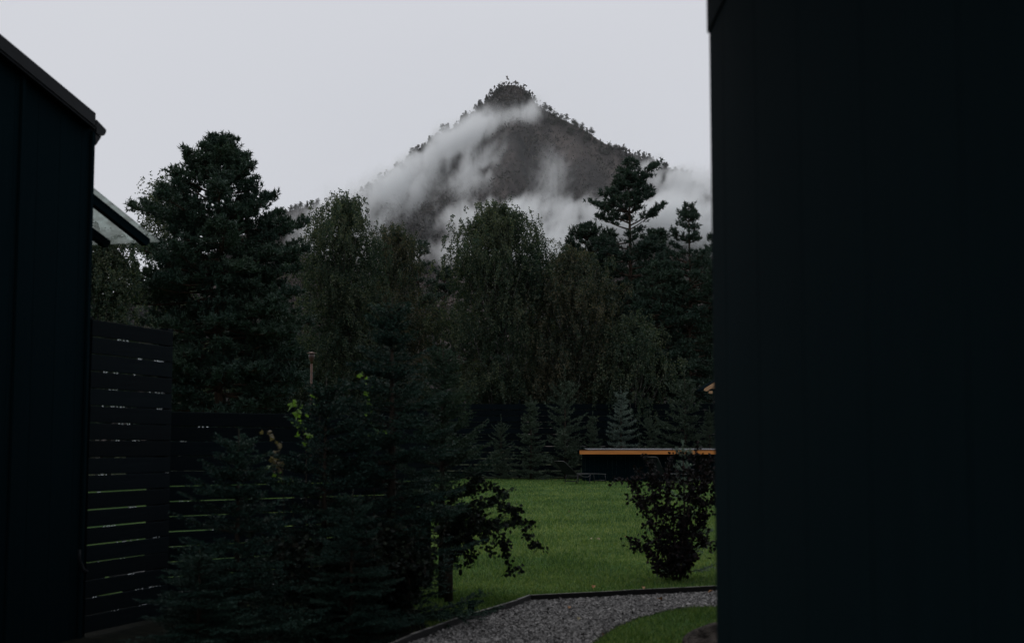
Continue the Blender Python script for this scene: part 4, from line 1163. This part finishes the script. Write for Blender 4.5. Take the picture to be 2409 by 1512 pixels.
bme = Geo().box((0.003, 0, 0), (0.197, 0.03, zb), ch=0.004).mesh('board'); bme.materials.append(M['black_timber'])
for q in range(34):
    o = obj('board', bme, None, t); o.location = (0.3 + q * 0.2, 1.0 + 0.002 * (q % 3), 0)
sb = Geo().box((0, 0, 0), (0.03, 2.0, zb), ch=0.004).mesh('end_panel'); sb.materials.append(M['black_timber'])
for xx in (0.26, x1 - x0 - 0.1):
    o = obj('end_panel', sb, None, t); o.location = (xx, 1.05, 0)

def make_lounger(label, X, Y, rz, back):
    t = thing('sun_lounger', label, 'sun lounger', (X, Y, 0), rz, 'sun loungers on the lawn')
    t.scale = (1.22, 1.22, 1.15)
    w = 0.30; rt = 0.016
    for s_ in (-1, 1):
        Geo().tube([(-0.15, s_ * w, 0.33), (0.55, s_ * w, 0.36), (1.15, s_ * w, 0.33)], rt, 6).build('side_rail', M['lounger_tube'], t, True)
        Geo().tube([(1.10, s_ * w, 0.33), (1.16, s_ * w, 0.0)], rt, 6).build('leg', M['lounger_tube'], t, True)
        Geo().tube([(0.42, s_ * w, 0.35), (0.40, s_ * w, 0.05), (0.36, s_ * w, 0.0)], rt, 6).build('leg', M['lounger_tube'], t, True)
        Geo().tube([(-0.12, s_ * w, 0.33), (-0.20, s_ * w, 0.0)], rt, 6).build('leg', M['lounger_tube'], t, True)
        Geo().tube([(-0.10, s_ * (w + 0.03), 0.33), (0.1, s_ * (w + 0.03), 0.25), (0.3, s_ * (w + 0.03), 0.24), (0.42, s_ * (w + 0.03), 0.3)], rt, 6).build('arm', M['lounger_tube'], t, True)
    e = np.array([-0.15 - 0.72 * math.cos(back), 0, 0.33 + 0.72 * math.sin(back)])
    Geo().tube([(-0.15, -w, 0.33), (e[0], -w, e[2] - 0.04), (e[0] - 0.03, -w + 0.06, e[2]), (e[0] - 0.03, w - 0.06, e[2]), (e[0], w, e[2] - 0.04), (-0.15, w, 0.33)], rt, 6).build('back_frame', M['lounger_tube'], t, True)
    Geo().prism([(-0.16, -w + 0.02, 0.335), (-0.16, w - 0.02, 0.335), (e[0], w - 0.02, e[2] - 0.01), (e[0], -w + 0.02, e[2] - 0.01)], (0.006, 0, 0.006)).build('back_sling', M['sling'], t)
    Geo().prism([(-0.1, -w + 0.02, 0.33), (1.1, -w + 0.02, 0.33), (1.1, w - 0.02, 0.33), (-0.1, w - 0.02, 0.33)], (0, 0, 0.006)).build('seat_sling', M['sling'], t)
    Geo().tube([(-0.18, -w, 0.09), (-0.18, w, 0.09)], rt, 6).build('stretcher', M['lounger_tube'], t, True)
    Geo().tube([(1.145, -w, 0.10), (1.145, w, 0.10)], rt, 6).build('stretcher', M['lounger_tube'], t, True)
    return t
p_ = ground_at(1352, 1137)
make_lounger('black sun lounger on far lawn in open view, back raised', p_[0], p_[1], R(38), R(42))
p_ = at(1556, 1130, 59.5)
make_lounger('black sun lounger mostly hidden behind the purple shrub', p_[0], 59.5, R(40), R(62))

# gazebo corner peeping out beside the wall
GY_ = 66.0
pa = at(1656, 918, GY_)
t = thing('timber_gazebo', 'tan timber gable corner just peeping past the black wall', 'gazebo', (pa[0], GY_, 0))
sgl = GY_ / FPX
def gp(x, y): q = at(x, y, GY_); return (q[0] - pa[0], q[2])
w0 = 2.6
def prism_xz(pts, y0, y1): return Geo().prism([(x, y0, z) for x, z in pts], (0, y1 - y0, 0))
prism_xz([gp(1662, 915.5), gp(1684, 902), gp(1684, 916)], 0.10, 0.14).build('gable_panel', M['tan_timber'], t)
prism_xz([gp(1655, 918), gp(1657, 913), gp(1800, 826), gp(1800, 833), gp(1662, 920)], 0.0, 0.06).build('barge_board', M['tan_timber'], t)
prism_xz([gp(1659, 918.5), gp(1800, 918.5), gp(1800, 914), gp(1668, 914)], 0.04, 0.16).build('tie_beam', M['black_timber'], t)
prism_xz([gp(1667, 918.6), gp(1676, 918.6), gp(1676, 925), gp(1667, 925)], 0.05, 0.15).build('bracket', M['tan_timber'], t)
gz = gp(1670, 918.6)
Geo().box((gz[0] + 0.35, 0.05, 0), (gz[0] + 0.5, 0.2, gz[1]), ch=0.01).build('post', M['black_timber'], t)
Geo().box((gz[0] + 3.2, 0.05, 0), (gz[0] + 3.35, 0.2, gz[1]), ch=0.01).build('post', M['black_timber'], t)
prism_xz([gp(1655, 917), gp(1656, 912), gp(1800, 823), gp(1800, 827)], 0.08, 3.0).build('roof', M['black_timber'], t)

# copper lamp on a pole
LY = 26.0
p_ = at(733, 829, LY)
t = thing('garden_lamp', 'copper garden lamp with flat cap on thin pole above spruces', 'lamp', (p_[0], LY, 0))
zt = p_[2]
Geo().tube([(0, 0, -0.02), (0, 0, zt - 0.2)], 0.021, 8).build('pole', M['copper'], t, True)
Geo().lathe([(0.0, zt + 0.012), (0.03, zt + 0.006), (0.092, zt - 0.012), (0.09, zt - 0.02), (0.03, zt - 0.012), (0.0, zt - 0.012)], sides=20).build('cap', M['copper'], t, True)
Geo().lathe([(0.045, zt - 0.013), (0.055, zt - 0.05), (0.052, zt - 0.11), (0.03, zt - 0.155), (0.022, zt - 0.2), (0.0, zt - 0.2)], sides=20).build('lantern', M['lamp_dark'], t, True)

# ------------------------------------------------------------------ left house
AW = R(16.5)
dg = np.array([math.sin(AW), math.cos(AW), 0.0])          # along the gable wall, away from the camera
nw = np.array([math.cos(AW), -math.sin(AW), 0.0])         # out of the gable wall, towards the garden
corner = at(219, 300, 11.4); corner[2] = 0
def wall_pt(x, y, off=0.0):
    return plane_at(x, y, corner + nw * off, nw)
A = wall_pt(0, 90, 0.05); B = wall_pt(218, 270, 0.05)
sA = np.dot(A - corner, dg); sB = np.dot(B - corner, dg)
slope = (B[2] - A[2]) / (sB - sA)
def rake(s): return B[2] + (s - sB) * slope
t = thing('black_house', 'black timber house gable at left with sloping roof edge', 'house', tuple(corner), 0)
lw = 5.0
def loc(s, out, z): return dg * s + nw * out + np.array([0, 0, z])
# body
body = Geo()
pts = [loc(-lw, -0.06, 0), loc(-0.01, -0.06, 0), loc(-0.01, -0.06, rake(-0.01) - 0.09), loc(-lw, -0.06, rake(-lw) - 0.09)]
body.prism(pts, -nw * 7.0).build('wall', M['black_timber'], t)
bw = 0.145
for q in range(int(lw / bw)):
    s1 = -q * bw - 0.001; s0 = s1 - bw + 0.002
    zt0, zt1 = rake(s0) - 0.1, rake(s1) - 0.1
    dep = 0.0 if q % 2 else 0.0015
    Geo().prism([loc(s0, -0.058, -0.02), loc(s1, -0.058, -0.02), loc(s1, -0.058, zt1), loc(s0, -0.058, zt0)], nw * (0.05 + dep)).build('board', M['black_timber'], t)
for q, s_ in enumerate((0.0, -0.93, -2.4)):
    Geo().prism([loc(s_ - 0.035, 0.002, -0.02), loc(s_ - 0.0, 0.002, -0.02), loc(s_, 0.002, rake(s_) - 0.11), loc(s_ - 0.035, 0.002, rake(s_ - 0.035) - 0.11)], nw * 0.02).build('cover_strip', M['black_timber'], t)
# roof and rake fascia
rf = Geo().prism([loc(-lw, 0.045, rake(-lw) - 0.10), loc(-0.06, 0.045, rake(-0.06) - 0.10), loc(-0.06, 0.045, rake(-0.06) + 0.0), loc(-lw, 0.045, rake(-lw) + 0.0)], -nw * 7.2).build('roof', M['black_metal'], t)
Geo().prism([loc(-lw, 0.052, rake(-lw) - 0.118), loc(-0.08, 0.052, rake(-0.08) - 0.118), loc(-0.08, 0.052, rake(-0.08) + 0.012), loc(-lw, 0.052, rake(-lw) + 0.012)], nw * 0.022).build('rake_board', M['black_metal'], rf)
Geo().prism([loc(-lw, 0.076, rake(-lw) - 0.10), loc(-0.078, 0.076, rake(-0.078) - 0.10), loc(-0.078, 0.076, rake(-0.078) - 0.088), loc(-lw, 0.076, rake(-lw) - 0.088)], nw * 0.008).build('drip_edge', M['black_metal'], rf)
# gutter on the hidden eave
gc = wall_pt(236, 306, 0.0) - corner
sg = np.dot(gc, dg); zg = gc[2]
prof_ = [(sg - 0.10, zg + 0.06), (sg + 0.04, zg + 0.008), (sg + 0.04, zg - 0.014), (sg + 0.015, zg - 0.045), (sg - 0.03, zg - 0.06), (sg - 0.10, zg - 0.05)]
gt = Geo().prism([loc(s, 0.03, z) for s, z in prof_], -nw * 6.5).build('gutter', M['black_metal'], t)
Geo().prism([loc(sg - 0.10, 0.02, zg - 0.052), loc(sg - 0.01, 0.02, zg - 0.061), loc(sg - 0.09, 0.02, zg - 0.15)], -nw * 0.04).build('bracket', M['black_metal'], gt)
# downpipe shoe at the foot of the corner
d0 = wall_pt(186, 1322, 0.06) - corner; d1 = wall_pt(204, 1346, 0.10) - corner
Geo().tube([d0 + [0, 0, 0.10], d0 + [0, 0, 0.03], (d0 + d1) / 2 + [0, 0, -0.012], d1], [0.014, 0.014, 0.016, 0.02], 8).build('downpipe', M['black_metal'], t, True)

# glass canopy over the side door
def cp(x, y, off): return plane_at(x, y, corner - nw * off, nw)
Ra = cp(216, 463, 0.12); Rb_ = cp(352, 571, 0.12)
t = thing('glass_canopy', 'glass door canopy on two black rafters beside house', 'canopy', tuple(corner))
ra = Ra - corner; rb = Rb_ - corner
dr = unit(rb - ra); upn = unit(np.cross(dr, nw)); upn = upn if upn[2] > 0 else -upn
for q, off in enumerate((0.0, 0.40, 0.80)):
    Geo().prism([ra - nw * off - upn * 0.045 - dr * 0.3, ra - nw * off + upn * 0.035 - dr * 0.3, rb - nw * off + upn * 0.035, rb - nw * off + upn * 0.01 + dr * 0.006, rb - nw * off - upn * 0.045 - dr * 0.035], -nw * 0.05).build('rafter', M['black_timber'], t)
ga = ra - dr * 0.3 + upn * 0.037; gb = rb + dr * 0.075 + upn * 0.037
Geo().prism([ga + nw * 0.05, gb + nw * 0.05, gb - nw * 1.3, ga - nw * 1.3], upn * 0.010).build('glass_pane', M['glass'], t)
lp = plane_at(273, 553, corner + gb + upn * 0.012, upn)
o = obj('fallen_leaf', leaf_o); o.location = tuple(lp); o.scale = (1.0, 1.0, 1.0); o.rotation_euler = (0.2, 0.1, 0.3)
tag(o, 'orange fallen leaf lying on the glass canopy', 'leaf', 'fallen leaves')

# slatted fences
f0 = wall_pt(203, 1000, 0.0); f1 = wall_pt(400, 1000, 0.0)
ztop = wall_pt(205, 745, 0.0)[2]
fence('slatted_fence', 'tall black slatted fence attached to the black house corner', f0[:2] + dg[:2] * 0.03, f1[:2], ztop, 0.139, 0.007, 0.022, 1.45, M['dark_board'], z0=0.03, drops=46, seed=8)
g0 = at(372, 1000, 13.2); g1 = at(1010, 1000, 15.6)
zt = at(600, 960, 14.2)[2]
fence('low_fence', 'lower black slatted fence running behind the foreground spruces', g0[:2], g1[:2], zt, 0.139, 0.006, 0.022, 1.6, M['dark_board'], z0=0.03, drops=30, seed=9)

# stack of wet planks at the fence foot
pb = ground_at(285, 1372, 0.18)
for q, (xa, ya, xb, yb, zc, lab) in enumerate(((262, 1353, 345, 1343, 0.30, 'thin wet plank lying farthest back at fence foot'), (302, 1357, 362, 1349, 0.28, 'wet plank in the middle of the pile at fence foot'), (306, 1363, 366, 1354, 0.25, 'front wet plank catching light at the fence foot'), (318, 1380, 372, 1373, 0.20, 'lowest wet plank stepped out at the fence foot'), (200, 1345, 246, 1335, 0.27, 'short pale wet plank under the slatted fence end'))):
    a_ = ground_at(xa, ya, zc); b_ = ground_at(xb, yb, zc)
    tag(Geo().bar(a_, b_, 0.07 if q < 4 else 0.16, 0.022, ch=0.003).build('wet_plank', M['wet_plank']), lab, 'plank', 'wet planks by the fence')
t = thing('plank_trestle', 'dark low trestle carrying the wet planks by the fence', 'trestle', tuple(ground_at(310, 1372, 0.0) * np.array([1, 1, 0])))
c_ = np.array(t.location)
for q, (xa, ya) in enumerate(((215, 1352), (320, 1362), (350, 1366))):
    a_ = ground_at(xa, ya, 0.2) - c_
    Geo().box((a_[0] - 0.04, a_[1] - 0.35, 0), (a_[0] + 0.04, a_[1] + 0.35, 0.185), ch=0.005).build('beam', M['black_timber'], t)

# ------------------------------------------------------------------ black wall at right, close by
ec = at(1669.5, 700, 5.0); ec[2] = 0
t = thing('black_building', 'black board-clad wall filling the right third, close up', 'building', tuple(ec))
Geo().box((0.035, -12.0, 0), (8.0, -0.02, 3.52)).build('wall', M['black_timber'], t)
for q in range(22):
    y1 = -q * 0.31 - 0.001
    Geo().box((0.009 + 0.0006 * (q % 2), y1 - 0.3085, -0.02), (0.034, y1, 3.5)).build('board', M['black_timber'], t)
for q in range(20):
    x0_ = 0.034 + q * 0.16
    Geo().box((x0_ + 0.003, -0.019, -0.02), (x0_ + 0.157, 0.004, 3.5), ch=0.0015).build('board', M['black_timber'], t)
zf = at(1669, 78, 5.0)[2]
Geo().box((0.002, -12.0, zf), (0.0085, 0.006, 3.5), ch=0.002).build('frieze_board', M['black_timber'], t)
Geo().box((-0.95, -12.0, 3.53), (8.4, 0.25, 3.72)).build('roof', M['black_timber'], t)  # overhang out of view, added to keep sky light off the wall
Geo().box((2.0, 0.01, 0), (8.0, 8.8, 3.52)).build('shade_wing', M['black_timber'], t)  # unseen block added to shade the near grass and path
